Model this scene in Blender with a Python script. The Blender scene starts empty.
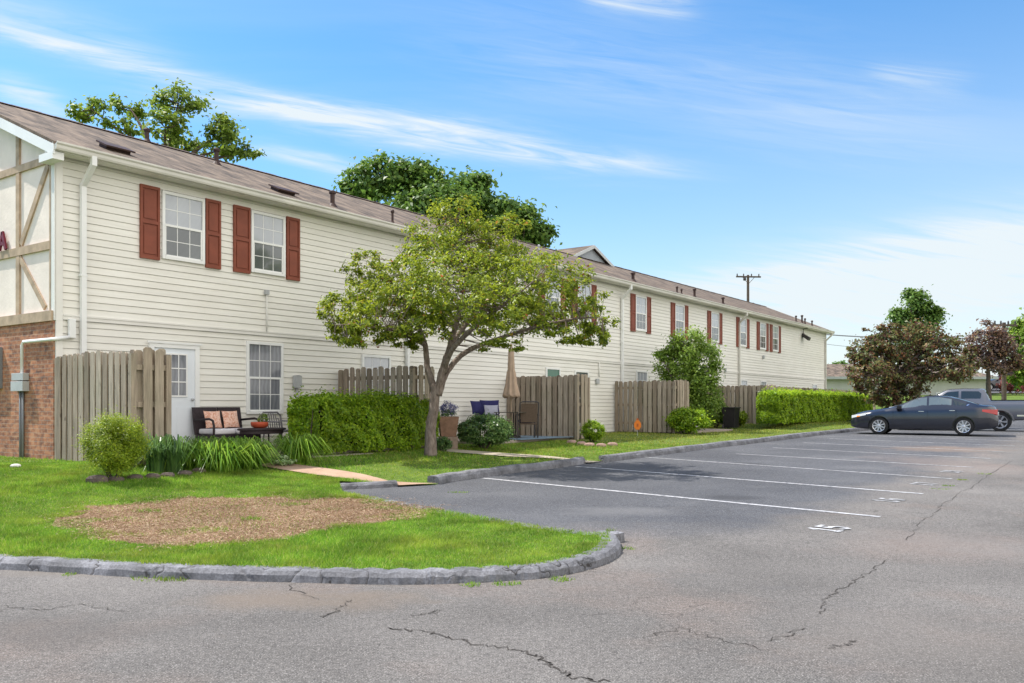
import bpy, bmesh, math, random
import numpy as np
from mathutils import Vector, Matrix
random.seed(7); rng = np.random.default_rng(7)
R = math.radians
S = bpy.context.scene
COL = S.collection

# ------------------------------------------------------------------ camera, sky, sun, exposure
EYE = 1.45; F = 868.0; HOR = 406.0
cam = bpy.data.objects.new('camera', bpy.data.cameras.new('camera')); COL.objects.link(cam)
cam.location = (0, 0, EYE); cam.rotation_euler = (R(90), 0, 0)
cam.data.sensor_width = 36; cam.data.lens = F/1024*36
cam.data.shift_y = (HOR-341.5)/1024; cam.data.clip_end = 3000; cam.data.clip_start = .1
S.camera = cam
SUN_H = Vector((-.955, .295)); SUN_EL = 58
SUN_STR = 4.6; SKY_STR = .15; EXPO = .55
w = bpy.data.worlds.new('World'); S.world = w; w.use_nodes = True
nt = w.node_tree; nt.nodes.clear()
def N(nt, t, **k):
    n = nt.nodes.new(t)
    for a, b in k.items(): setattr(n, a, b)
    return n
out = N(nt, 'ShaderNodeOutputWorld'); bg = N(nt, 'ShaderNodeBackground'); sky = N(nt, 'ShaderNodeTexSky')
sky.sky_type = 'NISHITA'; sky.sun_disc = False; sky.sun_elevation = R(SUN_EL)
sky.sun_rotation = math.atan2(SUN_H.x, SUN_H.y); sky.air_density = 1.0; sky.dust_density = .9; sky.ozone_density = 2.4
bg.inputs[1].default_value = SKY_STR
tc = N(nt, 'ShaderNodeTexCoord')
sep = N(nt, 'ShaderNodeSeparateXYZ'); nt.links.new(tc.outputs['Generated'], sep.inputs[0])
def wm(op, a, b=None, c=None):
    n = N(nt, 'ShaderNodeMath', operation=op)
    for i, v in enumerate((a, b, c)):
        if v is None: continue
        if isinstance(v, (int, float)): n.inputs[i].default_value = v
        else: nt.links.new(v, n.inputs[i])
    return n.outputs[0]
# project direction on a cloud plane: wisps
zc = wm('MAXIMUM', sep.outputs[2], .03); za = wm('ADD', zc, .08)
cx = wm('DIVIDE', sep.outputs[0], za); cy = wm('DIVIDE', sep.outputs[1], za)
cmb = N(nt, 'ShaderNodeCombineXYZ'); nt.links.new(cx, cmb.inputs[0]); nt.links.new(cy, cmb.inputs[1])
mp = N(nt, 'ShaderNodeMapping'); nt.links.new(cmb.outputs[0], mp.inputs[0])
mp.inputs['Rotation'].default_value = (0, 0, R(30)); mp.inputs['Scale'].default_value = (.33, 1.15, 1); mp.inputs['Location'].default_value = (.3, 1.4, 0)
nz = N(nt, 'ShaderNodeTexNoise'); nt.links.new(mp.outputs[0], nz.inputs[0])
nz.inputs['Scale'].default_value = 1.0; nz.inputs['Detail'].default_value = 9; nz.inputs['Roughness'].default_value = .52; nz.inputs['Distortion'].default_value = .5
rp = N(nt, 'ShaderNodeValToRGB'); nt.links.new(nz.outputs[0], rp.inputs[0])
rp.color_ramp.elements[0].position = .5; rp.color_ramp.elements[0].color = (0,0,0,1)
rp.color_ramp.elements[1].position = .74; rp.color_ramp.elements[1].color = (1,1,1,1)
haze = wm('POWER', wm('SUBTRACT', 1, zc), 4.6)          # paler near the horizon
hz = wm('MULTIPLY', haze, .9)
xb = wm('MAXIMUM', wm('ADD', wm('MULTIPLY', sep.outputs[0], 1.1), .6), .12)                       # clouds thicker to the right
cl = wm('MULTIPLY', rp.outputs[0], .75)
def vdir(px, py): return Vector((px-512, 868, 406-py)).normalized()
wob = N(nt, 'ShaderNodeTexNoise'); nt.links.new(mp.outputs[0], wob.inputs[0]); wob.inputs['Scale'].default_value = 3.; wob.inputs['Detail'].default_value = 8; wob.inputs['Roughness'].default_value = .6
wv_ = wm('SUBTRACT', wob.outputs[0], .5)
def vdot(v):
    n = N(nt, 'ShaderNodeVectorMath', operation='DOT_PRODUCT'); nt.links.new(tc.outputs['Generated'], n.inputs[0]); n.inputs[1].default_value = v; return n.outputs['Value']
_al = (vdir(640,168)-vdir(200,96)).normalized(); _nn = vdir(200,96).cross(vdir(640,168)).normalized()
cb_ = N(nt, 'ShaderNodeCombineXYZ'); nt.links.new(wm('MULTIPLY', vdot(_al), 5), cb_.inputs[0]); nt.links.new(wm('MULTIPLY', vdot(_nn), 60), cb_.inputs[1])
fn = N(nt, 'ShaderNodeTexNoise'); nt.links.new(cb_.outputs[0], fn.inputs[0]); fn.inputs['Scale'].default_value = 1.3; fn.inputs['Detail'].default_value = 6; fn.inputs['Roughness'].default_value = .62; fn.inputs['Distortion'].default_value = 1.0
tx_ = wm('MAXIMUM', wm('MULTIPLY', wm('SUBTRACT', fn.outputs[0], .28), 2.4), 0)
def streak(p0, p1, wd, amt, wobble=.05, end=1.0):
    a, b = vdir(*p0), vdir(*p1); n_ = a.cross(b).normalized(); c_ = (a+b).normalized(); half = math.acos(max(-1, min(1, a.dot(c_))))*end
    d = wm('ADD', vdot(n_), wm('MULTIPLY', wv_, wobble))
    g = wm('EXPONENT', wm('MULTIPLY', wm('POWER', wm('ABSOLUTE', wm('DIVIDE', d, wd)), 2.0), -1))
    ang = wm('ARCCOSINE', wm('MINIMUM', vdot(c_), .99999))
    e = wm('EXPONENT', wm('MULTIPLY', wm('POWER', wm('DIVIDE', ang, half), 4.0), -1))
    return wm('MULTIPLY', wm('MULTIPLY', g, e), wm('MULTIPLY', tx_, amt*1.9))
stk = None
for a_ in (((0,28),(330,118),.010,.38,.02,1.2), ((200,96),(640,168),.016,.62,.05,1.05), ((255,148),(370,176),.009,.4,.02,1.1), ((690,300),(1060,228),.03,.5,.06,1.3), ((760,318),(1080,262),.03,.45,.05,1.3), ((480,45),(900,120),.05,.14,.08,1.2), ((-40,0),(160,60),.02,.25,.03,1.2), ((0,85),(60,110),.012,.4,.03,1.3), ((880,70),(960,82),.012,.3,.04,1.2), ((600,0),(680,8),.010,.4,.03,1.3)):
    q_ = streak(*a_); stk = q_ if stk is None else wm('ADD', stk, q_)
stk = wm('MAXIMUM', stk, 0)
# unseen bright clouds behind right of the viewer, added to brighten the shaded facade
fill_cloud = N(nt, 'ShaderNodeMapRange'); fill_cloud.interpolation_type = 'SMOOTHSTEP'; nt.links.new(wm('ADD', vdot(Vector((.70, -.66, .25)).normalized()), wm('MULTIPLY', wv_, .3)), fill_cloud.inputs[0])
fill_cloud.inputs[1].default_value = .18; fill_cloud.inputs[2].default_value = .6; fill_cloud.inputs[4].default_value = .95
front = N(nt, 'ShaderNodeMapRange'); nt.links.new(sep.outputs[1], front.inputs[0]); front.inputs[1].default_value = .1; front.inputs[2].default_value = .5; front.inputs[3].default_value = 1; front.inputs[4].default_value = .22
cf = wm('ADD', wm('MULTIPLY', cl, front.outputs[0]), wm('MULTIPLY', hz, xb)); cf = wm('MAXIMUM', wm('ADD', cf, stk), fill_cloud.outputs[0]); cf = wm('MINIMUM', cf, .95)
gam = N(nt, 'ShaderNodeHueSaturation'); gam.inputs['Saturation'].default_value = 1.38; gam.inputs['Value'].default_value = 1.04; gam.inputs['Hue'].default_value = .497; 
nt.links.new(sky.outputs[0], gam.inputs['Color'])
mx = N(nt, 'ShaderNodeMix', data_type='RGBA'); nt.links.new(cf, mx.inputs[0]); nt.links.new(gam.outputs[0], mx.inputs[6])
cc = N(nt, 'ShaderNodeMix', data_type='RGBA'); nt.links.new(fill_cloud.outputs[0], cc.inputs[0]); cc.inputs[6].default_value = (3.9, 4.25, 4.4, 1); cc.inputs[7].default_value = (8.6, 8.3, 7.9, 1); nt.links.new(cc.outputs[2], mx.inputs[7])
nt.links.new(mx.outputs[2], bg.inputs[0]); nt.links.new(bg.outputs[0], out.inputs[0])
sl = bpy.data.lights.new('sun', 'SUN'); so = bpy.data.objects.new('sun', sl); COL.objects.link(so)
sl.energy = SUN_STR; sl.angle = R(.55); sl.color = (1, .955, .88)
sv = Vector((SUN_H.x*math.cos(R(SUN_EL)), SUN_H.y*math.cos(R(SUN_EL)), math.sin(R(SUN_EL))))
so.rotation_euler = sv.to_track_quat('Z', 'Y').to_euler(); so.location = (-20, 5, 40)
S.view_settings.view_transform = 'Standard'; S.view_settings.look = 'None'
S.view_settings.exposure = EXPO; S.view_settings.gamma = 1
S.render.engine = 'CYCLES'; S.render.resolution_x = 1024; S.render.resolution_y = 683

# ------------------------------------------------------------------ helpers
def tag(o, label=None, cat=None, group=None, kind=None):
    if label: o['label'] = label
    if cat: o['category'] = cat
    if group: o['group'] = group
    if kind: o['kind'] = kind
    return o
def empty(name, loc=(0,0,0), rz=0):
    o = bpy.data.objects.new(name, None); COL.objects.link(o); o.location = loc; o.rotation_euler = (0,0,rz)
    o.empty_display_size = .2
    return o
class MB:
    def __init__(s): s.v = []; s.f = []
    def add(s, vs, fs):
        b = len(s.v); s.v += [tuple(p) for p in vs]; s.f += [tuple(i+b for i in f) for f in fs]
        return s
    def box(s, x0, x1, y0, y1, z0, z1):
        return s.add([(x0,y0,z0),(x1,y0,z0),(x1,y1,z0),(x0,y1,z0),(x0,y0,z1),(x1,y0,z1),(x1,y1,z1),(x0,y1,z1)],
                     [(0,3,2,1),(4,5,6,7),(0,1,5,4),(1,2,6,5),(2,3,7,6),(3,0,4,7)])
    def bar(s, a, b, w_, h_, up=(0,0,1)):
        a = Vector(a); b = Vector(b); t = (b-a).normalized(); u = Vector(up)
        sd = t.cross(u)
        if sd.length < 1e-4: sd = t.cross(Vector((1,0,0)))
        sd.normalize(); u = sd.cross(t).normalized()
        vs = []
        for p in (a, b):
            for i, j in ((-1,-1),(1,-1),(1,1),(-1,1)): vs.append(p+sd*(w_/2*i)+u*(h_/2*j))
        return s.add(vs, [(0,1,2,3),(7,6,5,4),(0,4,5,1),(1,5,6,2),(2,6,7,3),(3,7,4,0)])
    def tube(s, pts, rad, n=8, cap=True):
        pts = [Vector(p) for p in pts]; m = len(pts)
        if isinstance(rad, (int, float)): rad = [rad]*m
        vs = []; prev = None
        for i, p in enumerate(pts):
            t = (pts[min(i+1, m-1)]-pts[max(i-1, 0)]).normalized()
            if prev is None:
                u = t.cross(Vector((0,0,1)))
                if u.length < .1: u = t.cross(Vector((1,0,0)))
            else: u = prev - t*prev.dot(t)
            u.normalize(); prev = u; v = t.cross(u)
            for k in range(n):
                a = 2*math.pi*k/n; vs.append(p+(u*math.cos(a)+v*math.sin(a))*rad[i])
        fs = [(i*n+k, i*n+(k+1)%n, (i+1)*n+(k+1)%n, (i+1)*n+k) for i in range(m-1) for k in range(n)]
        if cap: fs += [tuple(range(n))[::-1], tuple((m-1)*n+k for k in range(n))]
        return s.add(vs, fs)
    def lathe(s, prof, c=(0,0,0), n=20, axis='z'):
        vs = []; m = len(prof)
        for r, h in prof:
            for k in range(n):
                a = 2*math.pi*k/n
                q = (r*math.cos(a), r*math.sin(a), h) if axis == 'z' else (r*math.cos(a), h, r*math.sin(a))
                vs.append((c[0]+q[0], c[1]+q[1], c[2]+q[2]))
        fs = [(i*n+k, i*n+(k+1)%n, (i+1)*n+(k+1)%n, (i+1)*n+k) for i in range(m-1) for k in range(n)]
        fs += [tuple(range(n))[::-1], tuple((m-1)*n+k for k in range(n))]
        return s.add(vs, fs)
    def prism(s, poly, y0, y1, ax='y'):      # polygon in (x,z) extruded in y, or (y,z) extruded in x
        n = len(poly)
        if ax == 'y': vs = [(a,y0,b) for a,b in poly]+[(a,y1,b) for a,b in poly]
        elif ax == 'x': vs = [(y0,a,b) for a,b in poly]+[(y1,a,b) for a,b in poly]
        else: vs = [(a,b,y0) for a,b in poly]+[(a,b,y1) for a,b in poly]
        fs = [tuple(range(n)), tuple(range(2*n-1, n-1, -1))]+[(i, n+i, n+(i+1)%n, (i+1)%n) for i in range(n)]
        return s.add(vs, fs)
    def build(s, name, mat, parent=None, smooth=False, origin=None, bevel=0, fixn=True):
        me = bpy.data.meshes.new(name)
        vs = s.v if origin is None else [(a-origin[0], b-origin[1], c-origin[2]) for a,b,c in s.v]
        me.from_pydata(vs, [], s.f); me.update()
        if fixn:
            bm = bmesh.new(); bm.from_mesh(me); bmesh.ops.recalc_face_normals(bm, faces=bm.faces)
            if bevel: bmesh.ops.bevel(bm, geom=bm.edges[:], offset=bevel, segments=2, affect='EDGES', profile=.6, clamp_overlap=True)
            bm.to_mesh(me); bm.free()
        if smooth: me.shade_smooth()
        me.materials.append(mat)
        o = bpy.data.objects.new(name, me); COL.objects.link(o); o.parent = parent
        return o
def fast_mesh(name, V, nper, mat, parent=None, origin=None, quads=True, smooth=False):
    """V: (N*nper,3) array; each leaf/blade has nper verts: 4 -> one quad; 3 -> tri; 6 -> 2 quads strip(2x3)"""
    V = np.asarray(V, dtype=np.float32).reshape(-1, 3)
    if origin is not None: V = V-np.array(origin, dtype=np.float32)
    n = len(V)//nper; me = bpy.data.meshes.new(name)
    if nper == 4: pat = [[0,1,2,3]]
    elif nper == 3: pat = [[0,1,2]]
    elif nper == 8: pat = [[0,1,3,2],[2,3,5,4],[4,5,7,6]]
    elif nper == 6: pat = [[0,1,2,3],[0,3,4,5]]
    k = len(pat[0]); pat = np.array(pat)
    loops = (np.arange(n)[:,None,None]*nper+pat[None]).reshape(-1).astype(np.int32)
    npoly = n*len(pat)
    me.vertices.add(len(V)); me.vertices.foreach_set('co', V.reshape(-1))
    me.loops.add(len(loops)); me.loops.foreach_set('vertex_index', loops)
    me.polygons.add(npoly); me.polygons.foreach_set('loop_start', (np.arange(npoly)*k).astype(np.int32))
    try: me.polygons.foreach_set('loop_total', np.full(npoly, k, dtype=np.int32))
    except Exception: pass
    me.update(calc_edges=True)
    if smooth: me.shade_smooth()
    me.materials.append(mat); o = bpy.data.objects.new(name, me); COL.objects.link(o); o.parent = parent
    return o
def copy_tree(o, parent=None):
    c = o.copy(); COL.objects.link(c); c.parent = parent
    for ch in list(o.children): copy_tree(ch, c)
    return c

# ------------------------------------------------------------------ materials
class Mat:
    def __init__(s, name, col=(.5,.5,.5), rough=.7, metal=0, spec=.3):
        s.m = bpy.data.materials.new(name); s.m.use_nodes = True; s.t = s.m.node_tree
        s.b = s.t.nodes['Principled BSDF']
        s.b.inputs['Base Color'].default_value = (*col, 1); s.b.inputs['Roughness'].default_value = rough
        s.b.inputs['Metallic'].default_value = metal; s.b.inputs['Specular IOR Level'].default_value = spec
        s.tc = None
    def n(s, t, **k): return N(s.t, t, **k)
    def l(s, a, b): s.t.links.new(a, b)
    def coord(s, scale=(1,1,1), rot=(0,0,0), kind='Object', loc=(0,0,0)):
        if not s.tc: s.tc = s.n('ShaderNodeTexCoord')
        m = s.n('ShaderNodeMapping'); s.l(s.tc.outputs[kind], m.inputs[0])
        m.inputs['Scale'].default_value = scale; m.inputs['Rotation'].default_value = rot; m.inputs['Location'].default_value = loc
        return m.outputs[0]
    def noise(s, scale, detail=4, vec=None, rough=.55, dist=0):
        k = s.n('ShaderNodeTexNoise'); k.inputs['Scale'].default_value = scale; k.inputs['Detail'].default_value = detail
        k.inputs['Roughness'].default_value = rough; k.inputs['Distortion'].default_value = dist
        s.l(vec if vec is not None else s.coord(), k.inputs[0]); return k.outputs[0]
    def ramp(s, v, stops):
        r = s.n('ShaderNodeValToRGB'); s.l(v, r.inputs[0]); e = r.color_ramp.elements
        while len(e) < len(stops): e.new(.5)
        for q, (p, c) in zip(e, stops):
            q.position = p; q.color = (*c, 1) if not isinstance(c, (int, float)) else (c,c,c,1)
        return r.outputs[0]
    def mix(s, f, a, b, mode='MIX'):
        m = s.n('ShaderNodeMix', data_type='RGBA', blend_type=mode)
        for i, v in ((0, f), (6, a), (7, b)):
            if isinstance(v, (int, float)): m.inputs[i].default_value = v
            elif isinstance(v, tuple): m.inputs[i].default_value = (*v, 1)
            else: s.l(v, m.inputs[i])
        return m.outputs[2]
    def math(s, op, a, b=None, c=None):
        n = s.n('ShaderNodeMath', operation=op)
        for i, v in enumerate((a, b, c)):
            if v is None: continue
            if isinstance(v, (int, float)): n.inputs[i].default_value = v
            else: s.l(v, n.inputs[i])
        return n.outputs[0]
    def color(s, c): s.l(c, s.b.inputs['Base Color']); return s
    def bump(s, h, strength=.3, dist=.01):
        b = s.n('ShaderNodeBump'); b.inputs['Strength'].default_value = strength; b.inputs['Distance'].default_value = dist
        s.l(h, b.inputs['Height']); s.l(b.outputs[0], s.b.inputs['Normal']); return s
def sc(c, k): return tuple(x*k for x in c)
def noisy(name, col, rough=.7, scale=6, amp=.18, spec=.3, bump=0, metal=0, isl=0):
    m = Mat(name, col, rough, metal, spec); v = m.noise(scale)
    c = m.ramp(v, [(.3, sc(col, 1-amp)), (.7, sc(col, 1+amp))])
    if isl:
        g = m.n('ShaderNodeNewGeometry')
        c = m.mix(1.0, c, m.ramp(g.outputs['Random Per Island'], [(0, 1-isl), (1, 1.0)]), 'MULTIPLY')
    m.color(c)
    if bump: m.bump(m.noise(scale*8), bump)
    return m.m
def leafmat(name, stops, trans=.35, rough=.45, spec=.35, patchy=None):
    m = Mat(name, stops[0][1], rough, 0, spec)
    g = m.n('ShaderNodeNewGeometry'); c = m.ramp(g.outputs['Random Per Island'], stops)
    c = m.mix(1.0, c, m.ramp(m.noise(1.3, 2), [(.3, .8), (.7, 1.2)]), 'MULTIPLY')
    if patchy:
        c = m.mix(m.ramp(m.noise(.8, 5, None, .65), [(.48, 0.), (.7, .55)]), c, patchy)
        c = m.mix(1.0, c, m.ramp(m.noise(2.6, 5, m.coord(loc=(3,7,0)), .65), [(.32, .62), (.6, 1.18)]), 'MULTIPLY')
    m.color(c)
    t = m.n('ShaderNodeBsdfTranslucent'); hs = m.n('ShaderNodeHueSaturation'); hs.inputs['Value'].default_value = 1.5; hs.inputs['Hue'].default_value = .485
    m.l(c, hs.inputs['Color']); m.l(hs.outputs[0], t.inputs[0])
    ms = m.n('ShaderNodeMixShader'); ms.inputs[0].default_value = trans
    m.l(m.b.outputs[0], ms.inputs[1]); m.l(t.outputs[0], ms.inputs[2]); m.l(ms.outputs[0], m.t.nodes['Material Output'].inputs[0])
    return m.m

# siding
m = Mat('siding', (.74,.71,.61), .5, 0, .3)
v = m.noise(.5, 5); v2 = m.noise(3, 4, m.coord((.4,1,6)))
c = m.ramp(v, [(.3, (.75,.72,.645)), (.7, (.82,.80,.735))])
c = m.mix(.35, c, m.ramp(v2, [(.35, (.69,.67,.61)), (.6, (.85,.835,.78))]))
g = m.n('ShaderNodeNewGeometry'); c = m.mix(1.0, c, m.ramp(g.outputs['Random Per Island'], [(0, .95), (1, 1.02)]), 'MULTIPLY')
m.color(c); m.bump(m.noise(30, 3, m.coord((.1,1,1))), .15, .004); SIDING = m.m
WHITE = noisy('white_paint', (.8,.8,.78), .45, 2, .05)
CREAMTRIM = noisy('cream_trim', (.76,.74,.69), .5, 2, .05)
GUTTER = noisy('gutter_paint', (.62,.6,.54), .4, 1.2, .12)
STUCCO = noisy('stucco', (.82,.72,.64), .9, 2.2, .08, bump=.5)
TIMBER = noisy('timber_trim', (.44,.33,.23), .75, 6, .22)
SHUTTER = noisy('shutter_red', (.225,.062,.035), .55, 5, .12)
# roof shingles
m = Mat('roof_shingle', (.22,.17,.14), .9)
br = m.n('ShaderNodeTexBrick'); m.l(m.coord((1,1,1)), br.inputs[0]); br.offset = .5
br.inputs['Scale'].default_value = 1; br.inputs['Brick Width'].default_value = .26; br.inputs['Row Height'].default_value = .42
br.inputs['Mortar Size'].default_value = .006; br.inputs['Color1'].default_value = (.25,.19,.14,1); br.inputs['Color2'].default_value = (.03,.025,.021,1)
br.inputs['Mortar'].default_value = (.06,.045,.04,1); br.inputs['Bias'].default_value = 0
c = m.mix(.42, br.outputs[0], m.ramp(m.noise(3.2, 5, m.coord((2.,.7,1)), .75), [(.4, (.035,.028,.024)), (.6, (.23,.175,.13))]))
c = m.mix(.12, c, m.ramp(m.noise(.35, 3), [(.35, (.10,.078,.063)), (.65, (.18,.135,.105))]))
m.color(c); m.bump(br.outputs['Fac'], -.5, .01); ROOF = m.m
# brick
m = Mat('brick', (.35,.15,.09), .85)
mp_ = m.coord((1,1,1), (R(90),0,R(90)))
sp = m.n('ShaderNodeSeparateXYZ'); tcx = m.coord(); m.l(tcx, sp.inputs[0]); cb = m.n('ShaderNodeCombineXYZ')
m.l(sp.outputs[1], cb.inputs[0]); m.l(sp.outputs[2], cb.inputs[1])
br = m.n('ShaderNodeTexBrick'); m.l(cb.outputs[0], br.inputs[0]); br.inputs['Scale'].default_value = 1
br.inputs['Brick Width'].default_value = .205; br.inputs['Row Height'].default_value = .077; br.inputs['Mortar Size'].default_value = .008
br.inputs['Color1'].default_value = (.52,.2,.1,1); br.inputs['Color2'].default_value = (.2,.08,.05,1); br.inputs['Mortar'].default_value = (.38,.31,.25,1)
w2 = m.n('ShaderNodeTexWhiteNoise'); 
c = m.mix(.45, br.outputs[0], m.ramp(m.noise(1, 2, m.coord((1,6,14)), .6), [(.38, (.07,.045,.04)), (.5, (.42,.18,.09)), (.62, (.62,.33,.17))]))
c = m.mix(.25, c, m.ramp(m.noise(1.2, 3), [(.4, (.12,.07,.06)), (.6, (.5,.26,.16))]))
m.color(c); m.bump(br.outputs['Fac'], -.7, .01); BRICK = m.m
PANE_U = Mat('pane_upper', (.30,.33,.38), .06, 0, .7).m
PANE_L = Mat('pane_screen', (.12,.135,.14), .25, 0, .5).m
def blinds(name, a, b, row):
    m = Mat(name, a, .12, 0, .6); w_ = m.n('ShaderNodeTexWave', wave_type='BANDS', bands_direction='Z'); m.l(m.coord(), w_.inputs[0])
    w_.inputs['Scale'].default_value = row; w_.inputs['Distortion'].default_value = .15
    m.color(m.mix(.3, m.ramp(w_.outputs[1], [(.2, a), (.6, b)]), m.ramp(m.noise(1.5, 2), [(.35, a), (.65, b)]))); m.b.inputs['Coat Weight'].default_value = .8; m.b.inputs['Coat Roughness'].default_value = .03
    return m.m
PANE_U = blinds('pane_with_blind', (.27,.29,.33), (.48,.51,.55), 14)
PANE_L = blinds('pane_with_screen', (.06,.07,.075), (.13,.145,.15), 14)
PANE_C = Mat('pane_curtain', (.2,.21,.23), .1).m
m = Mat('pane_curtained', (.3,.3,.33), .08, 0, .6); w_ = m.n('ShaderNodeTexWave', wave_type='BANDS', bands_direction='X'); m.l(m.coord(), w_.inputs[0])
w_.inputs['Scale'].default_value = 3; w_.inputs['Distortion'].default_value = 4
m.color(m.ramp(w_.outputs[1], [(.2, (.15,.16,.18)), (.8, (.2,.21,.235))])); PANE_C = m.m
PANE_G = Mat('pane_green_blind', (.02,.12,.07), .12, 0, .6).m
DARKMETAL = noisy('dark_metal', (.05,.045,.045), .5, 8, .2)
BROWNVENT = noisy('brown_vent', (.05,.028,.022), .6, 8, .2)
GREYMETAL = noisy('grey_metal', (.42,.43,.43), .45, 6, .08)
DARKGREY = noisy('panel_grey', (.2,.21,.22), .5, 5, .1)
# fence wood
m = Mat('weathered_wood', (.33,.28,.23), .85)
g = m.n('ShaderNodeNewGeometry')
c = m.ramp(g.outputs['Random Per Island'], [(0, (.215,.165,.12)), (.45, (.33,.265,.2)), (1, (.44,.37,.29))])
st = m.noise(5, 5, m.coord((6,6,.5)), .6); c = m.mix(.8, c, m.ramp(st, [(.3, .52), (.65, 1.15)]), 'MULTIPLY')
kn = m.noise(9, 2, m.coord((1,1,.55))); c = m.mix(m.ramp(kn, [(.68, 0.), (.74, .7)]), c, (.09,.065,.05))
lo = m.noise(1.3, 3); c = m.mix(m.ramp(lo, [(.5, 0.), (.75, .35)]), c, (.2,.21,.14))
m.color(c); m.bump(st, .5, .006); WOOD = m.m
# asphalt
m = Mat('asphalt', (.2,.2,.2), .88, 0, .25)
o_ = m.coord(); fine = m.noise(95, 3, o_, .7); mid = m.noise(24, 4, o_, .65); big = m.noise(.35, 5, o_, .6); tint = m.noise(.55, 4, m.coord(loc=(9,3,0)), .6)
sp = m.n('ShaderNodeSeparateXYZ'); m.l(o_, sp.inputs[0])
# stall bay (newer, bluish, darker) versus the worn aisle: a line in plan with a wobbling edge
xs, ys = sp.outputs[0], sp.outputs[1]
dd = m.math('SUBTRACT', m.math('MULTIPLY', ys, .585), m.math('MULTIPLY', xs, .811))      # grows towards the building
dd = m.math('ADD', dd, m.math('MULTIPLY', m.math('SUBTRACT', m.noise(.8, 5, o_), .5), 1.8))
fb = m.ramp(m.math('MULTIPLY', m.math('ADD', dd, 10), .05), [(.5+.155, 0.), (.5+.195, 1.)])
f2 = m.ramp(m.math('ADD', ys, m.math('MULTIPLY', m.noise(.5, 4, o_), 3)), [(0, 0.), (1, 1.)])
fy = m.n('ShaderNodeMapRange'); m.l(m.math('ADD', ys, m.math('MULTIPLY', m.noise(.9, 4, o_), 2.4)), fy.inputs[0]); fy.inputs[1].default_value = 10.2; fy.inputs[2].default_value = 11.8
fbm = m.math('MULTIPLY', fb, fy.outputs[0])
aisle = m.ramp(big, [(.3, (.092,.086,.08)), (.5, (.128,.119,.111)), (.7, (.168,.156,.145))])
aisle = m.mix(m.ramp(tint, [(.52, 0.), (.7, .5)]), aisle, (.17,.132,.112))
bay = m.ramp(big, [(.3, (.06,.062,.07)), (.55, (.083,.085,.093)), (.75, (.125,.125,.13))])
c = m.mix(fbm, aisle, bay)
c = m.mix(1.0, c, m.ramp(fine, [(.32, .42), (.5, .98), (.66, 1.75)]), 'MULTIPLY')
c = m.mix(1.0, c, m.ramp(mid, [(.3, .68), (.5, 1.), (.7, 1.25)]), 'MULTIPLY')
vo = m.n('ShaderNodeTexVoronoi'); vo.feature = 'F1'; vo.inputs['Scale'].default_value = 42; m.l(o_, vo.inputs[0])
c = m.mix(m.ramp(vo.outputs['Distance'], [(.14, .8), (.26, 0.)]), c, (.04,.037,.034))
vo2 = m.n('ShaderNodeTexVoronoi'); vo2.feature = 'F1'; vo2.inputs['Scale'].default_value = 55; m.l(m.coord(loc=(3,5,0)), vo2.inputs[0])
c = m.mix(m.ramp(vo2.outputs['Distance'], [(.14, .8), (.24, 0.)]), c, (.36,.34,.32))
# hairline crazing where the surface is worn
ve = m.n('ShaderNodeTexVoronoi'); ve.feature = 'DISTANCE_TO_EDGE'; ve.inputs['Scale'].default_value = 1.1
va = m.n('ShaderNodeVectorMath', operation='ADD'); nn_ = m.n('ShaderNodeTexNoise'); nn_.inputs['Scale'].default_value = 2.5; nn_.inputs['Detail'].default_value = 6; m.l(o_, nn_.inputs[0])
vs2 = m.n('ShaderNodeVectorMath', operation='SCALE'); vs2.inputs['Scale'].default_value = .9; m.l(nn_.outputs['Color'], vs2.inputs[0]); m.l(o_, va.inputs[0]); m.l(vs2.outputs[0], va.inputs[1]); m.l(va.outputs[0], ve.inputs[0])
cm_ = m.math('MULTIPLY', m.ramp(ve.outputs[0], [(.002, 1.), (.012, 0.)]), m.ramp(m.noise(.45, 4, m.coord(loc=(7,1,0))), [(.52, 0.), (.62, .55)]))
c = m.mix(cm_, c, (.035,.03,.028))
# stains: dirt washed out along the kerb, oil drips in the bays
wob_n = m.math('MULTIPLY', m.math('SUBTRACT', m.noise(2.2, 5, o_, .65), .5), 1.6)
def spot(x_, y_, rx_, ry_, col_, amt_):
    global c
    vv = m.n('ShaderNodeVectorMath', operation='DISTANCE'); mpp = m.coord((1/rx_, 1/ry_, 0), (0,0,0), loc=(-x_/rx_, -y_/ry_, 0)); m.l(mpp, vv.inputs[0]); vv.inputs[1].default_value = (0,0,0)
    d_ = m.math('ADD', vv.outputs['Value'], wob_n)
    c = m.mix(m.ramp(d_, [(.35, amt_), (1.0, 0.)]), c, col_)
for q_ in ((-1.5,6.5,1.1,.5,(.165,.13,.10),.55), (-3.5,7.5,1.6,.2,(.15,.13,.11),.4), (4.6,9.0,1.5,1.2,(.18,.152,.138),.35), (2.6,5.4,1.2,1.0,(.165,.145,.13),.3), (9.6,19.,1.6,3.2,(.2,.16,.14),.45), (12.,24.,2.,1.6,(.22,.16,.12),.6), (1.5,11.5,.9,.6,(.15,.148,.15),.5), (3.3,13.,.5,.4,(.03,.03,.032),.5), (3.4,16.5,.5,.5,(.035,.035,.037),.5), (5.2,19.,.5,.5,(.035,.035,.037),.5), (5.,5.6,1.,.5,(.07,.065,.06),.5), (-3.,5.6,1.2,.6,(.075,.07,.066),.4)): spot(*q_)
c = m.mix(1.0, c, m.ramp(m.noise(.16, 3, m.coord(loc=(1,8,0))), [(.3, .86), (.7, 1.14)]), 'MULTIPLY')
st2 = m.noise(.9, 6, m.coord(loc=(4,9,0)), .7); c = m.mix(m.ramp(st2, [(.6, 0.), (.7, .35)]), c, (.12,.115,.115))
m.color(c); m.bump(m.mix(.5, fine, mid), .55, .012); ASPHALT = m.m
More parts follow.
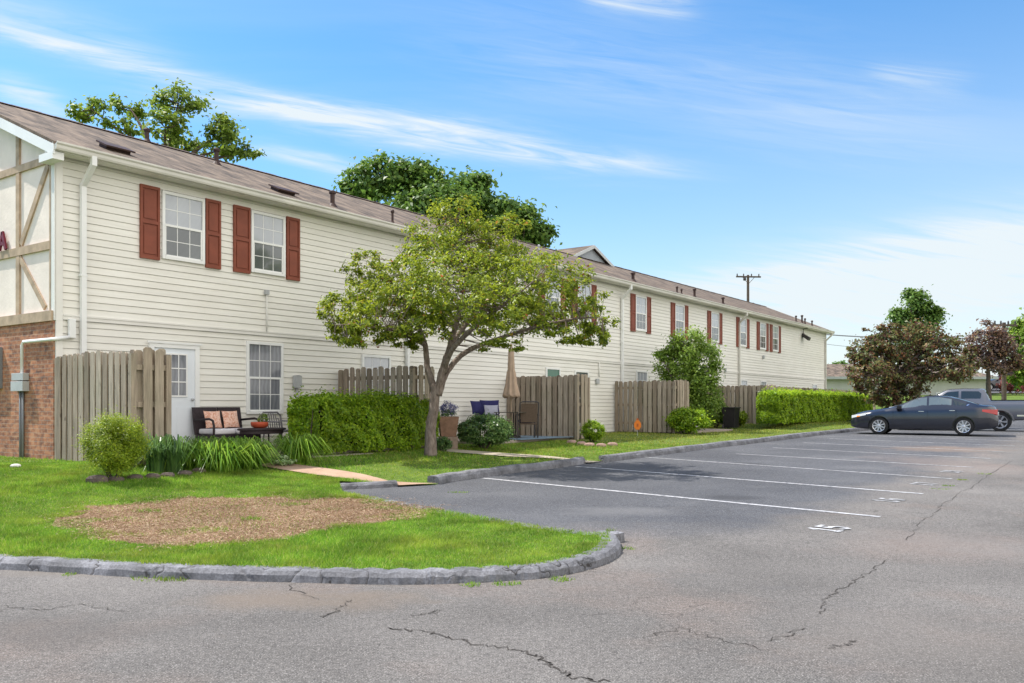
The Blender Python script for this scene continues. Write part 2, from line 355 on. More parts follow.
# curb
m = Mat('curb_asphalt', (.25,.25,.26), .85)
v = m.noise(3, 6, None, .65); f_ = m.noise(60, 3)
c = m.ramp(v, [(.3, (.085,.085,.09)), (.5, (.16,.16,.172)), (.7, (.25,.25,.27))])
c = m.mix(1., c, m.ramp(f_, [(.3, .7), (.7, 1.25)]), 'MULTIPLY')
vo = m.n('ShaderNodeTexVoronoi'); vo.feature = 'DISTANCE_TO_EDGE'; vo.inputs['Scale'].default_value = 1.25
vc = m.n('ShaderNodeVectorMath', operation='ADD'); m.l(m.coord((1.2,.9,.4)), vc.inputs[0])
nv = m.n('ShaderNodeTexNoise'); nv.inputs['Scale'].default_value = 5; m.l(m.coord(), nv.inputs[0]); 
vs_ = m.n('ShaderNodeVectorMath', operation='SCALE'); vs_.inputs['Scale'].default_value = .6; m.l(nv.outputs['Color'], vs_.inputs[0]); m.l(vs_.outputs[0], vc.inputs[1])
m.l(vc.outputs[0], vo.inputs[0])
c = m.mix(m.math('MULTIPLY', m.ramp(vo.outputs[0], [(.003, .95), (.014, 0.)]), m.ramp(m.noise(1.1, 3), [(.42, .25), (.55, 1.)])), c, (.04,.036,.034))
m.color(c); m.bump(m.mix(.5, v, m.ramp(vo.outputs[0], [(.01, 0.), (.05, 1.)])), .8, .02); CURB = m.m
CRACK = Mat('crack', (.055,.048,.042), .95).m
m = Mat('road_paint', (.75,.75,.74), .7); 
c = m.mix(m.ramp(m.noise(14, 6, None, .75), [(.44, 0.), (.64, .95)]), (.5,.5,.51), (.13,.13,.14)); m.color(c); PAINT = m.m
m = Mat('worn_road_paint', (.6,.6,.6), .7); 
c = m.mix(m.ramp(m.noise(9, 6, None, .75), [(.42, 0.), (.62, .9)]), (.42,.42,.43), (.13,.127,.125)); m.color(c); PAINT2 = m.m
m = Mat('turf_soil', (.1,.14,.03), .95)
c = m.ramp(m.noise(3, 6, None, .65), [(.3, (.055,.1,.012)), (.5, (.095,.155,.018)), (.66, (.15,.19,.035)), (.8, (.24,.21,.09))])
c = m.mix(1., c, m.ramp(m.noise(55, 4), [(.3, .6), (.7, 1.35)]), 'MULTIPLY'); m.color(c); m.bump(m.noise(55, 4), .6, .03); TURF = m.m
m = Mat('bare_soil', (.3,.2,.12), .95)
c = m.ramp(m.noise(2.5, 6, None, .7), [(.3, (.14,.075,.035)), (.5, (.24,.145,.08)), (.7, (.36,.26,.165))])
c = m.mix(1., c, m.ramp(m.noise(45, 4), [(.3, .6), (.7, 1.3)]), 'MULTIPLY'); m.color(c); m.bump(m.noise(45, 4), .8, .03); SOIL = m.m
m = Mat('path_concrete', (.34,.25,.19), .9)
c = m.mix(1., m.ramp(m.noise(1.5, 5), [(.3, (.30,.19,.125)), (.7, (.43,.30,.215))]), m.ramp(m.noise(60, 3), [(.3, .75), (.7, 1.2)]), 'MULTIPLY'); m.color(c); PATHM = m.m
PATH2 = noisy('tan_concrete', (.42,.36,.27), .9, 2, .12, bump=.3)
PATIOM = noisy('patio_concrete', (.33,.27,.23), .9, 2, .15, bump=.3)
FOUND = noisy('foundation', (.3,.28,.26), .9, 3, .15)
BARK = Mat('bark', (.2,.15,.12), .9)
c = BARK.ramp(BARK.noise(7, 6, BARK.coord((3,3,.9)), .65), [(.3, (.11,.085,.07)), (.5, (.22,.17,.14)), (.7, (.34,.28,.235))]); BARK.color(c); BARK.bump(BARK.noise(14, 5, BARK.coord((3,3,.9))), .8, .03); BARK = BARK.m
BARK2 = noisy('dark_bark', (.1,.075,.06), .9, 6, .3)
LEAF_MAIN = leafmat('leaf_tree', [(0,(.07,.12,.015)), (.3,(.15,.22,.018)), (.7,(.27,.34,.025)), (.97,(.32,.38,.035)), (.992,(.34,.12,.03))], .42)
LEAF_OAK = leafmat('leaf_oak', [(0,(.05,.11,.02)), (.5,(.09,.18,.03)), (1,(.17,.27,.05))], .4)
LEAF_BACK = leafmat('leaf_back', [(0,(.08,.14,.015)), (.5,(.14,.22,.025)), (1,(.22,.3,.05))], .45)
LEAF_PLUM = leafmat('leaf_bronze', [(0,(.08,.04,.03)), (.25,(.15,.075,.045)), (.4,(.08,.11,.04)), (.7,(.15,.18,.055)), (.88,(.24,.2,.07)), (1,(.3,.12,.05))], .35)
LEAF_PLUM2 = leafmat('leaf_plum', [(0,(.10,.07,.08)), (.4,(.18,.13,.11)), (.8,(.30,.17,.09)), (1,(.18,.19,.10))], .35)
LEAF_GOLD = leafmat('leaf_gold', [(0,(.11,.18,.012)), (.5,(.22,.32,.016)), (1,(.38,.45,.03))], .35)
LEAF_HEDGE = leafmat('leaf_hedge', [(0,(.10,.2,.012)), (.5,(.22,.37,.018)), (1,(.4,.54,.035))], .4, .4)
LEAF_DARK = leafmat('leaf_dark', [(0,(.05,.11,.03)), (.6,(.11,.21,.05)), (1,(.23,.33,.11))], .25, .3)
LEAF_MID = leafmat('leaf_mid', [(0,(.09,.17,.02)), (.5,(.17,.28,.035)), (1,(.3,.42,.07))], .35)
LEAF_BLADE = leafmat('leaf_blade', [(0,(.06,.14,.012)), (.5,(.12,.25,.018)), (1,(.26,.4,.05))], .35, .35)
LEAF_BLADE2 = leafmat('leaf_blade_dark', [(0,(.04,.10,.03)), (1,(.13,.24,.06))], .3, .35)
GRASSM = leafmat('grass_blades', [(0,(.075,.185,.018)), (.5,(.145,.30,.026)), (.9,(.25,.38,.04)), (1,(.42,.38,.16))], .35, .6, .2, (.33,.35,.05))
GRASSY = leafmat('grass_yellow', [(0,(.16,.22,.02)), (.6,(.26,.32,.04)), (1,(.38,.34,.13))], .35, .6, .2, (.3,.28,.08))
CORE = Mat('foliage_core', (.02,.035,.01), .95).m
CHIP = leafmat('chip', [(0,(.13,.065,.03)), (.45,(.25,.15,.08)), (.8,(.38,.27,.17)), (1,(.5,.4,.27))], .05, .8)
FLOWER = Mat('clover_white', (.75,.75,.7), .7).m

# ------------------------------------------------------------------ geometry of the place
DX, DY = .5850, .8110                       # facade direction, into the distance
RZ = math.atan2(DY, DX)
def tpx(p): k = (p-512)/F; return (5.44+18.9*k)/(DX-DY*k)
T0 = tpx(55)
CX, CY = -5.44+DX*T0, 18.9+DY*T0
SLAB = .58
def LX(p): return tpx(p)-T0
def ZF(p, y): return (HOR-y)/F*(18.9+DY*tpx(p))+.87
def BW(x, y, z=0): return Vector((CX+DX*x-DY*y, CY+DY*x+DX*y, SLAB+z))     # building frame -> world
def toB(X, Y): a, b = X-CX, Y-CY; return a*DX+b*DY, -a*DY+b*DX
def ss(x): x = min(max(x, 0), 1); return x*x*(3-2*x)
def zA(x, y):
    z = .41*min(max((y-8)/25, 0), 1)
    z += ss((x-14)/9)*max(0, min(y, 95)-44)*.068
    return z
BL = 46.5; BD = 7.6
def bdist(x, y):
    a, b = toB(x, y); dx = max(-a, 0, a-BL); dy = max(-b, 0, b-BD); return math.hypot(dx, dy)
def zA_gp(px, py):
    Y = 12.
    for _ in range(60): Y = .5*Y+.5*(EYE-zA((px-512)/F*Y, Y))*F/(py-HOR)
    return ((px-512)/F*Y, Y)
GAPS = [(zA_gp(400, 487), zA_gp(438, 484.8)), (zA_gp(589, 463.8), zA_gp(603, 462.6))]
def segd(x, y, a, b):
    dx, dy = b[0]-a[0], b[1]-a[1]; t = max(0, min(1, ((x-a[0])*dx+(y-a[1])*dy)/(dx*dx+dy*dy))); return math.hypot(x-a[0]-t*dx, y-a[1]-t*dy)
def zL(x, y):
    dp = max(math.exp(-(segd(x, y, *g_)/.55)**2) if abs(x-g_[0][0])+abs(y-g_[0][1]) < 5 else 0 for g_ in GAPS)
    return zL0(x, y)*(1-dp)+(zA(x, y)+.012)*dp
def zL0(x, y):
    k = ss((bdist(x, y)-1.5)/4.6)
    a_, b_ = toB(x, y); d_ = bdist(x, y)
    berm = .24*ss((a_-24)/6)*ss(d_/1.5)*ss((6.2-d_)/2.5)*(1-ss((a_-44)/4))
    return .5*(1-k)+(zA(x, y)+.088)*k+berm
def at(px, py, Y): return Vector(((px-512)/F*Y, Y, EYE+(HOR-py)/F*Y))
def gp(px, py, zf=zA, dz=0):
    Y = 12.
    for _ in range(60):
        z = zf((px-512)/F*Y, Y)+dz
        Yn = (EYE-z)*F/max(py-HOR, 2); Y = .5*Y+.5*min(Yn, 300)
    return Vector(((px-512)/F*Y, Y, zf((px-512)/F*Y, Y)+dz))

def grid_sheet(name, xs, ys, zf, mat, kind='structure', dz=0):
    V = [(x, y, zf(x, y)+dz) for y in ys for x in xs]; n = len(xs)
    Fc = [(j*n+i, j*n+i+1, (j+1)*n+i+1, (j+1)*n+i) for j in range(len(ys)-1) for i in range(n-1)]
    mb = MB(); mb.v = V; mb.f = Fc; o = mb.build(name, mat, fixn=False); tag(o, kind=kind); return o
def poly_sheet(name, pts, zf, mat, dz=0, step=.6, kind='structure', parent=None):
    from mathutils.geometry import tessellate_polygon
    bm = bmesh.new(); vs = [bm.verts.new((p[0], p[1], 0)) for p in pts]
    for t_ in tessellate_polygon([[Vector((p[0], p[1], 0)) for p in pts]]):
        try: bm.faces.new([vs[i] for i in t_])
        except ValueError: pass
    x0, x1 = min(p[0] for p in pts), max(p[0] for p in pts); y0, y1 = min(p[1] for p in pts), max(p[1] for p in pts)
    def cuts(a, b):
        r = []; q = a+step
        while q < b: r.append(q); q += step if abs(q) < 30 else step*4
        return r
    for x in cuts(x0, x1): bmesh.ops.bisect_plane(bm, geom=bm.verts[:]+bm.edges[:]+bm.faces[:], plane_co=(x,0,0), plane_no=(1,0,0))
    for y in cuts(y0, y1): bmesh.ops.bisect_plane(bm, geom=bm.verts[:]+bm.edges[:]+bm.faces[:], plane_co=(0,y,0), plane_no=(0,1,0))
    for v in bm.verts: v.co.z = zf(v.co.x, v.co.y)+dz
    bmesh.ops.recalc_face_normals(bm, faces=bm.faces)
    if sum(f.normal.z for f in bm.faces) < 0: bmesh.ops.reverse_faces(bm, faces=bm.faces)
    me = bpy.data.meshes.new(name); bm.to_mesh(me); bm.free(); me.materials.append(mat)
    o = bpy.data.objects.new(name, me); COL.objects.link(o); tag(o, kind=kind); return o
def catmull(P, n=6):
    P = [Vector(p) for p in P]; Q = []
    for i in range(len(P)-1):
        a = P[max(i-1, 0)]; b = P[i]; c = P[i+1]; d = P[min(i+2, len(P)-1)]
        for k in range(n):
            t = k/n; Q.append(.5*((2*b)+(c-a)*t+(2*a-5*b+4*c-d)*t*t+(3*b-a-3*c+d)*t**3))
    Q.append(P[-1]); return Q

# ground
xs = list(np.concatenate([np.arange(-400, -40, 40), np.arange(-40, 60, 4), np.arange(60, 401, 40)]))
ys = list(np.concatenate([np.arange(-60, 0, 20), np.arange(0, 100, 4), np.arange(100, 900, 100)]))
grid_sheet('ground', xs, ys, zA, TURF, dz=-.07)
xs = list(np.arange(-30, 62, 2.)); ys = list(np.arange(-12, 52, 1.))
grid_sheet('parking_lot', xs, ys, zA, ASPHALT)

# curbs (the base line of each, from left to right, lawn on the left hand)
road = [gp(-420, 562), gp(-200, 565), gp(0, 570), gp(142, 578), gp(299, 583), gp(410, 585), gp(512, 581), gp(566, 575), gp(609, 563), gp(622, 551), gp(614, 539)]
back = [gp(592, 531, zA, .1), gp(545, 523, zA, .12), gp(499, 516, zA, .12), gp(443, 507, zA, .12), gp(393, 497.5, zA, .12), gp(350, 490.5, zA, .12)]
curbA = [gp(340, 490), gp(362, 489), gp(398, 487)]
curb2 = [gp(440, 484.5), gp(455, 481.5), gp(476, 478.5), gp(515, 473), gp(563, 467.5), gp(586, 463.6)]
curb3 = [gp(608, 462), gp(650, 456.5), gp(700, 450), gp(762, 442.5), gp(850, 432.2), gp(905, 427)]
ch1 = catmull(road+back, 16); chA = catmull(curbA, 5); ch2 = catmull(curb2, 5); ch3 = catmull(curb3, 6)
def leftn(P, i):
    t = (P[min(i+1, len(P)-1)]-P[max(i-1, 0)]); t = Vector((t.x, t.y)).normalized(); return Vector((-t.y, t.x))
def curb(P, w_=.22, h_=.1, ends=True):
    mb = MB(); prof = [(0, -.05), (.02, .55*h_), (.05, .88*h_), (.08, h_), (w_-.04, h_), (w_, h_*.93), (w_+.01, -.02)]
    vs = []
    for i, p in enumerate(P):
        nn = leftn(P, i); k = 1+.04*math.sin(i*1.3)+.03*math.sin(i*5.1); jx = .006*math.sin(i*3.7)
        for a, b in prof:
            jj = random.uniform(-.005, .005) if 0 < a < w_-.01 else 0
            q = Vector((p.x, p.y))+nn*(a*1.0+jx+jj); vs.append((q.x, q.y, zA(q.x, q.y)+b*(k if b > .02 else 1)+(random.uniform(-.004, .003) if b > .02 else 0)))
    n = len(prof); fs = [(i*n+k, i*n+k+1, (i+1)*n+k+1, (i+1)*n+k) for i in range(len(P)-1) for k in range(n-1)]
    fs += [tuple(range(n))[::-1], tuple((len(P)-1)*n+k for k in range(n))]
    mb.add(vs, fs); o = mb.build('curb', CURB, smooth=False); tag(o, kind='structure'); return o
curb(ch1); curb(chA, .2); curb(ch2, .24, .14); curb(ch3, .24, .14)
def inset(P, d): return [Vector((P[i].x, P[i].y))+leftn(P, i)*d for i in range(len(P))]
lawnpoly = inset(ch1, .12)+inset(chA, .12)+[Vector(q[:2]) for q in (gp(401, 486.8), gp(438, 484.8))]+inset(ch2, .15)+inset(ch3, .15)
lawnpoly += [Vector((24, 46.5)), Vector((26, 62)), Vector((-45, 62)), Vector((-45, 9))]
poly_sheet('lawn', lawnpoly, zL, TURF, step=.3)
def inpoly(x, y, P):
    c = np.zeros(len(x), bool); n = len(P)
    for i in range(n):
        x1, y1 = P[i][0], P[i][1]; x2, y2 = P[(i+1)%n][0], P[(i+1)%n][1]
        if y1 == y2: continue
        c ^= ((y1 > y) != (y2 > y)) & (x < (x2-x1)*(y-y1)/(y2-y1)+x1)
    return c
def jag(P, amp, n=9):
    Q = []; m_ = len(P)
    for i in range(m_):
        a, b = P[i], P[(i+1)%m_]
        for k in range(n):
            t = k/n; q = a.lerp(b, t); Q.append(Vector((q.x+random.uniform(-amp, amp), q.y+random.uniform(-amp, amp), 0)))
    return Q
patch = jag([gp(*p, zL) for p in ((48,524),(95,506),(190,498),(290,497),(372,500),(442,509),(425,518),(372,524),(330,530),(285,541),(230,545),(160,548),(110,541),(75,533))], .11)
poly_sheet('bare_soil', patch, zL, SOIL, dz=.004)
def gpt(q): return Vector((q[0], q[1], 0))
def lerp_(a, b, t): return a.lerp(b, t)
_a, _b = gp(340, 478.5, zL0), gp(390, 478, zL0); _c, _d = gpt(GAPS[0][0]), gpt(GAPS[0][1])
side1 = [gp(254, 466, zL), gp(310, 475, zL), _a, _a.lerp(_c, .5), _c, _d, _d.lerp(_b, .5), _b, gp(334, 470.3, zL), gp(277, 463, zL)]
poly_sheet('footpath', side1, zL, PATHM, dz=.02, step=.12)
_e = gpt(GAPS[1][0]); _f = gpt(GAPS[1][1])
side2 = [gp(440, 452, zL), gp(506, 457, zL), _e, _f, gp(506, 454, zL), gp(445, 449.5, zL)]
poly_sheet('footpath', side2, zL, PATH2, dz=.02, step=.12)
# patio slabs in front of each door
def patio(x0, x1, y0=-2.3, y1=0):
    mb = MB(); mb.box(x0, x1, y0, y1, -.25, -.015); o = mb.build('patio', PATIOM); o.location = (CX, CY, SLAB); o.rotation_euler = (0,0,RZ); tag(o, kind='structure')
patio(.5, 7.4); patio(9.2, 15.0); patio(20.2, 24.2, -2.9)
st = MB(); st.box(3.2, 5.2, -2.65, -2.303, -.25, -.1); o = st.build('patio_step', PATIOM); o.location = (CX, CY, SLAB); o.rotation_euler = (0,0,RZ); tag(o, kind='structure')

# cracks and paint on the asphalt
def ribbon(name, P, wd, mat, dz, jit=0, sub=1, kind='structure', zf=zA):
    Q = []
    for i in range(len(P)-1):
        for k in range(sub):
            q = P[i].lerp(P[i+1], k/sub); Q.append(Vector((q.x+random.uniform(-jit, jit), q.y+random.uniform(-jit, jit), 0)))
    Q.append(P[-1]); vs = []
    for i, p in enumerate(Q):
        nn = leftn(Q, i); ww = wd*(random.uniform(.25, 1.3) if jit else 1)/2
        for s_ in (-1, 1): q = Vector((p.x, p.y))+nn*ww*s_; vs.append((q.x, q.y, zf(q.x, q.y)+dz))
    mb = MB(); mb.add(vs, [(2*i, 2*i+2, 2*i+3, 2*i+1) for i in range(len(Q)-1)])
    o = mb.build(name, mat, fixn=False); tag(o, kind=kind); return o
CR = [[(1012,461),(985,478),(966,490),(942,506),(925,520),(906,540)], [(884,560),(866,575),(850,582),(838,592),(826,602),(820,614)],
      [(385,629),(425,631),(450,638),(480,645),(520,651),(543,660),(556,670),(575,678),(610,682)], [(318,619),(333,613),(345,606),(352,600)],
      [(414,616),(430,614),(440,611)], [(830,648),(846,645),(857,641)], [(770,641),(790,634),(806,629)], [(300,574.5),(290,590),(318,600)],
      [(640,640),(680,628),(720,640),(770,650)], [(0,505+100),(40,611),(80,604),(130,612)]]
for P in CR:
    ribbon('asphalt_crack', [gp(*p) for p in P], .009 if P is not CR[2] else .014, CRACK, .004, .035, 9)
for (a, b), (c_, d_), mt in (((483,478.3),(880,517),PAINT), ((576,466.5),(923,494),PAINT), ((641,457),(952,479),PAINT2)):
    A, B_ = gp(a, b), gp(c_, d_); ribbon('parking_line', [A, B_], .1, mt, .005, 0, 24) if False else ribbon('parking_line', [A.lerp(B_, k/24) for k in range(25)], .1, mt, .005)
E1, E2, E3 = gp(880,517), gp(923,494), gp(952,479); S1, S2, S3 = gp(483,478.3), gp(576,466.5), gp(641,457)
dE = (E3-E1)/2; dirn = ((S1-E1).normalized()+(S2-E2).normalized()+(S3-E3).normalized()).normalized()
for k in range(3, 9):
    A = E1+dE*k; B_ = A+dirn*5.6
    ribbon('parking_line', [A.lerp(B_, q/16) for q in range(17)], .1, PAINT2, .005)
DIG = {'1': [[(.2,1.6),(.5,2),(.5,0)],[(.2,0),(.8,0)]], '5': [[(1,2),(.1,2),(.05,1.1),(.6,1.2),(1,.9),(1,.35),(.6,0),(.0,.15)]],
       '6': [[(.9,1.9),(.4,1.9),(.05,1.2),(.05,.4),(.4,0),(.8,.1),(1,.5),(.8,1.05),(.1,.95)]], '4': [[(.7,0),(.7,2),(0,.7),(1,.7)]],
       '7': [[(0,2),(1,2),(.4,0)]], '8': [[(.5,1.05),(.05,1.5),(.5,2),(.95,1.5),(.5,1.05),(0,.5),(.5,0),(1,.5),(.5,1.05)]]}
def number(txt, c, s):
    fx = dirn; right = Vector((dirn.y, -dirn.x, 0)); mb = MB()
    for i, ch in enumerate(txt):
        for pl in DIG[ch]:
            pts = []
            for (u, v) in pl:
                x = (i-.5*(len(txt)-1))*1.45+u-.5; pts.append(c+right*(x*s)+fx*((v-1)*s*1.1))
            for a, b in zip(pts[:-1], pts[1:]):
                t = (b-a).normalized(); nn = Vector((-t.y, t.x, 0))*.032; a2 = a-t*.025; b2 = b+t*.025
                vs = [a2-nn, b2-nn, b2+nn, a2+nn]; mb.add([(q.x, q.y, zA(q.x, q.y)+.006+.0006*len(mb.f)) for q in vs], [(0,1,2,3)])
    o = mb.build('stall_number', PAINT if txt in ('15',) else PAINT2, fixn=False); tag(o, kind='structure')
for t_, p in (('15', (829,529)), ('16', (888,500.5)), ('17', (924,484.2)), ('18', (951,471.8))): number(t_, gp(*p), .15)

# grass
GR = {}
def grass(name, n, region, zf, hh, wd, mat, P=lawnpoly, hole=None, bend=.5):
    x0, x1, y0, y1 = region; x = rng.uniform(x0, x1, n); y = rng.uniform(y0, y1, n)
    k = inpoly(x, y, P)
    k &= np.abs(x/y) < .72
    a = (x-CX)*DX+(y-CY)*DY; b = -(x-CX)*DY+(y-CY)*DX
    k &= ~((a > -.05) & (b > -.35))
    for (q0, q1, q2) in ((.5,7.4,-2.3),(9.2,15.,-2.3),(20.2,24.2,-2.9)): k &= ~((a > q0) & (a < q1) & (b > q2))
    k &= b < 9
    for H in [side1, side2]: k &= ~inpoly(x, y, H)
    for H in (hole or []):
        wob_ = .3*np.sin(x*3.1+np.sin(y*4)*1.5)+.14*np.sin(x*7.7+y*3)+.1*np.sin(y*9+x*2); k &= ~(inpoly(x+wob_+rng.normal(0, .05, len(x)), y+wob_*.6+rng.normal(0, .05, len(x)), H) & inpoly(x, y, H))
    x, y = x[k], y[k]; n = len(x)
    z = np.array([zf(p, q) for p, q in zip(x, y)]); h = hh*rng.uniform(.5, 1.25, n)*(.75+.5*np.sin(x*1.7+np.sin(y*1.3)*2)*.5)
    an = rng.uniform(0, 2*np.pi, n); wv = np.stack([np.cos(an), np.sin(an), 0*an], 1)*wd*rng.uniform(.6, 1.3, n)[:,None]
    bd = rng.normal(0, bend, (n, 2))*h[:,None]; base = np.stack([x, y, z-.004], 1)
    tip = base+np.stack([bd[:,0], bd[:,1], h], 1)
    GR.setdefault((name, mat.name), []).append(np.stack([base-wv, base+wv, tip], 1).reshape(-1, 3))
grass('grass', 520000, (-9, 2.2, 7.2, 14.5), zL, .055, .0045, GRASSM, hole=[patch])
grass('grass', 210000, (-16, 8, 12.5, 24), zL, .06, .008, GRASSM)
grass('grass', 90000, (-3, 16, 17, 42), zL, .06, .014, GRASSY)
grass('grass', 5000, (-6, 0, 7.5, 13), zL, .035, .005, GRASSY)
# straw and chips on the bare patch, with a few stray weeds
def chips(n, P, size, mat, name, zoff=.014):
    xa = [p[0] for p in P]; ya = [p[1] for p in P]
    x = rng.uniform(min(xa)-.2, max(xa)+.2, n); y = rng.uniform(min(ya)-.2, max(ya)+.2, n); k = inpoly(x, y, P); x, y = x[k], y[k]; n = len(x)
    z = np.array([zL(p, q) for p, q in zip(x, y)])+zoff; an = rng.uniform(0, 6.28, n); L = size*rng.uniform(.4, 1.6, n); wv = size*.1
    d = np.stack([np.cos(an), np.sin(an), rng.uniform(-.1, .45, n)], 1)*L[:,None]; s = np.stack([-np.sin(an), np.cos(an), rng.normal(0, .5, n)], 1)*wv
    c = np.stack([x, y, z+.004], 1); V = np.stack([c-d/2-s, c+d/2-s, c+d/2+s, c-d/2+s], 1); V[:,:,2] = np.maximum(V[:,:,2], z[:,None]+.001)
    tag(fast_mesh(name, V, 4, mat), kind='stuff')
chips(90000, patch, .02, CHIP, 'straw_litter')
wide = [Vector((p.x*1.0+(p.x-sum(q.x for q in patch)/len(patch))*.09, p.y+(p.y-sum(q.y for q in patch)/len(patch))*.16, 0)) for p in patch]
chips(9000, wide, .022, CHIP, 'straw_litter', .03)
grass('grass', 14000, (-7, 0, 7.5, 12), zL, .04, .005, GRASSM, P=patch, hole=[])
x = None

for wx_, wy_, wr_ in ((941,489,.16),(948,486,.12),(963,480,.1),(986,474,.2),(735,444.5,.3),(459,492.5,.18),(505,584,.12),(560,580,.12),(470,585.5,.1),(152,579,.2),(175,580,.12),(625,549,.12),(70,575,.1)):
    c_ = gp(wx_, wy_); q_ = [Vector((c_.x+math.cos(a)*wr_*random.uniform(.6,1.4), c_.y+math.sin(a)*wr_*random.uniform(.4,.9), 0)) for a in np.linspace(0, 5.5, 9)]
    grass('curb_weeds', 380, (c_.x-wr_*1.5, c_.x+wr_*1.5, c_.y-wr_*1.5, c_.y+wr_*1.5), zA, .035, .005, GRASSM, P=q_)
for tx__, ty__, tr__ in ((395,508,.45),(420,514,.4),(375,518,.25),(330,510,.2),(250,520,.18),(190,532,.35),(120,520,.3),(100,535,.3),(290,505,.2),(205,545,.4),(150,512,.2)):
    c_ = gp(tx__, ty__, zL); q_ = [Vector((c_.x+math.cos(a)*tr__*random.uniform(.5,1.5), c_.y+math.sin(a)*tr__*random.uniform(.3,.9), 0)) for a in np.linspace(0, 5.5, 9)]
    grass('grass', 2600 if tr__ > .3 else 1300, (c_.x-tr__*1.5, c_.x+tr__*1.5, c_.y-tr__*1.5, c_.y+tr__*1.5), zL, .05, .006, GRASSM, P=q_)

for (nm_, mt_), L_ in GR.items(): tag(fast_mesh(nm_ if mt_ != 'grass_yellow' or nm_ != 'grass' else 'dry_grass', np.concatenate(L_), 3, bpy.data.materials[mt_]), kind='stuff')
# ------------------------------------------------------------------ foliage machinery
def nrm(a): return a/np.maximum(np.linalg.norm(a, axis=1, keepdims=True), 1e-6)
def leafcloud(C, center_out, size, asp=.5, up=.5, rnd=.8, outw=.6):
    n = len(C); nn = nrm(center_out*outw+np.array([0,0,up])+rng.normal(0, rnd, (n, 3))*.6)
    a = nrm(np.cross(nn, rng.normal(0, 1, (n, 3)))); b = np.cross(nn, a)
    L = size*rng.uniform(.6, 1.3, n)[:,None]; W = L*asp
    fold = nn*L*.12
    p0 = C-a*L*.5; p2 = C+a*L*.5-fold; p1 = C+b*W*.5+a*L*.05+fold; p3 = C-b*W*.5+a*L*.05+fold
    return np.stack([p0, p1, p2, p3], 1)
def blob_points(c, r, n, clumps, tight=.3, shell=.45, low=1.0):
    """clumped points in an ellipsoid"""
    c = np.array(c, float); r = np.array(r, float)
    d = nrm(rng.normal(0, 1, (clumps, 3))); rad = rng.uniform(shell, 1, clumps)**.7
    d[:,2] = np.where(d[:,2] < 0, d[:,2]*low, d[:,2])
    K = d*rad[:,None]
    i = rng.integers(0, clumps, n); P = K[i]+rng.normal(0, 1, (n, 3))*tight*(.35+.65*rng.uniform(0, 1, (n, 1)))
    return c+P*r, nrm(P), c+K*r
def tree(name, label, cat, base, limbs, lobes, mat, leaf=.1, dens=1., bark=BARK, group=None, clump_tight=.24, twig_r=.012, limb_n=8, twigs=True, asp=.55, per=55, shell=.45):
    """limbs: list of (points, radii); lobes: list of (center, radii, clumps)"""
    root = empty(name, base); tag(root, label, cat, group)
    mb = MB(); nodes = []
    for P, Rr in limbs:
        Q = catmull([Vector(p) for p in P], 5); m_ = len(Q)
        rr = [np.interp(i/(m_-1)*(len(Rr)-1), range(len(Rr)), Rr) for i in range(m_)]
        for i in range(1, m_-1): Q[i] = Q[i]+Vector((random.uniform(-1,1), random.uniform(-1,1), 0))*rr[i]*.12
        mb.tube(Q, rr, limb_n); nodes += [(q, r_) for q, r_ in zip(Q[2:], rr[2:])]
    mb.build('trunk', bark, root, smooth=True, origin=base, fixn=False)
    tb = MB(); Vs = []
    NP = np.array([q[0][:] for q in nodes]) if nodes else None
    for c, r, k in lobes:
        n = int(k*per*dens); P, O, K = blob_points(c, r, n, k, clump_tight, shell)
        Vs.append(leafcloud(P, O, leaf, asp))
        if twigs:
            for q in K:
                w_ = NP*np.array([1,1,1]); d = np.linalg.norm(w_-q, axis=1)+np.maximum(0, NP[:,2]-q[2])*1.2
                j = int(np.argmin(d)); a = Vector(NP[j]); b = Vector(q); mid_ = a.lerp(b, .5)+Vector((0,0,-.08*(b-a).length+random.uniform(-.1,.1)*(b-a).length))
                r0 = min(nodes[j][1]*.55, twig_r*2.2)
                tb.tube([a, mid_, b], [r0, twig_r, twig_r*.4], 5, False)
    if tb.v: tb.build('branches', bark, root, smooth=True, origin=base, fixn=False)
    fast_mesh('crown', np.concatenate(Vs), 4, mat, root, base)
    return root
def bush(name, label, cat, base, c, r, mat, n, leaf, clumps=60, core=True, group=None, asp=.55, low=.8, tight=.2, shell=.7, stems=True):
    root = empty(name, base); tag(root, label, cat, group)
    P, O, K = blob_points(c, r, n, clumps, tight, shell, low)
    zmin = base[2]+.02; P[:,2] = np.maximum(P[:,2], zmin+rng.uniform(0, .06, len(P)))
    fast_mesh('foliage', leafcloud(P, O, leaf, asp), 4, mat, root, base)
    mb = MB()
    for k in range(9):
        a = random.uniform(0, 6.28); e = Vector(c)+Vector((math.cos(a)*r[0]*.6, math.sin(a)*r[1]*.6, r[2]*random.uniform(0,.5)))
        mb.tube([Vector(base)+Vector((math.cos(a)*.04, math.sin(a)*.04, -.03)), e], [.016, .006], 5)
    mb.build('stem', BARK2, root, origin=base, fixn=False)
    return root
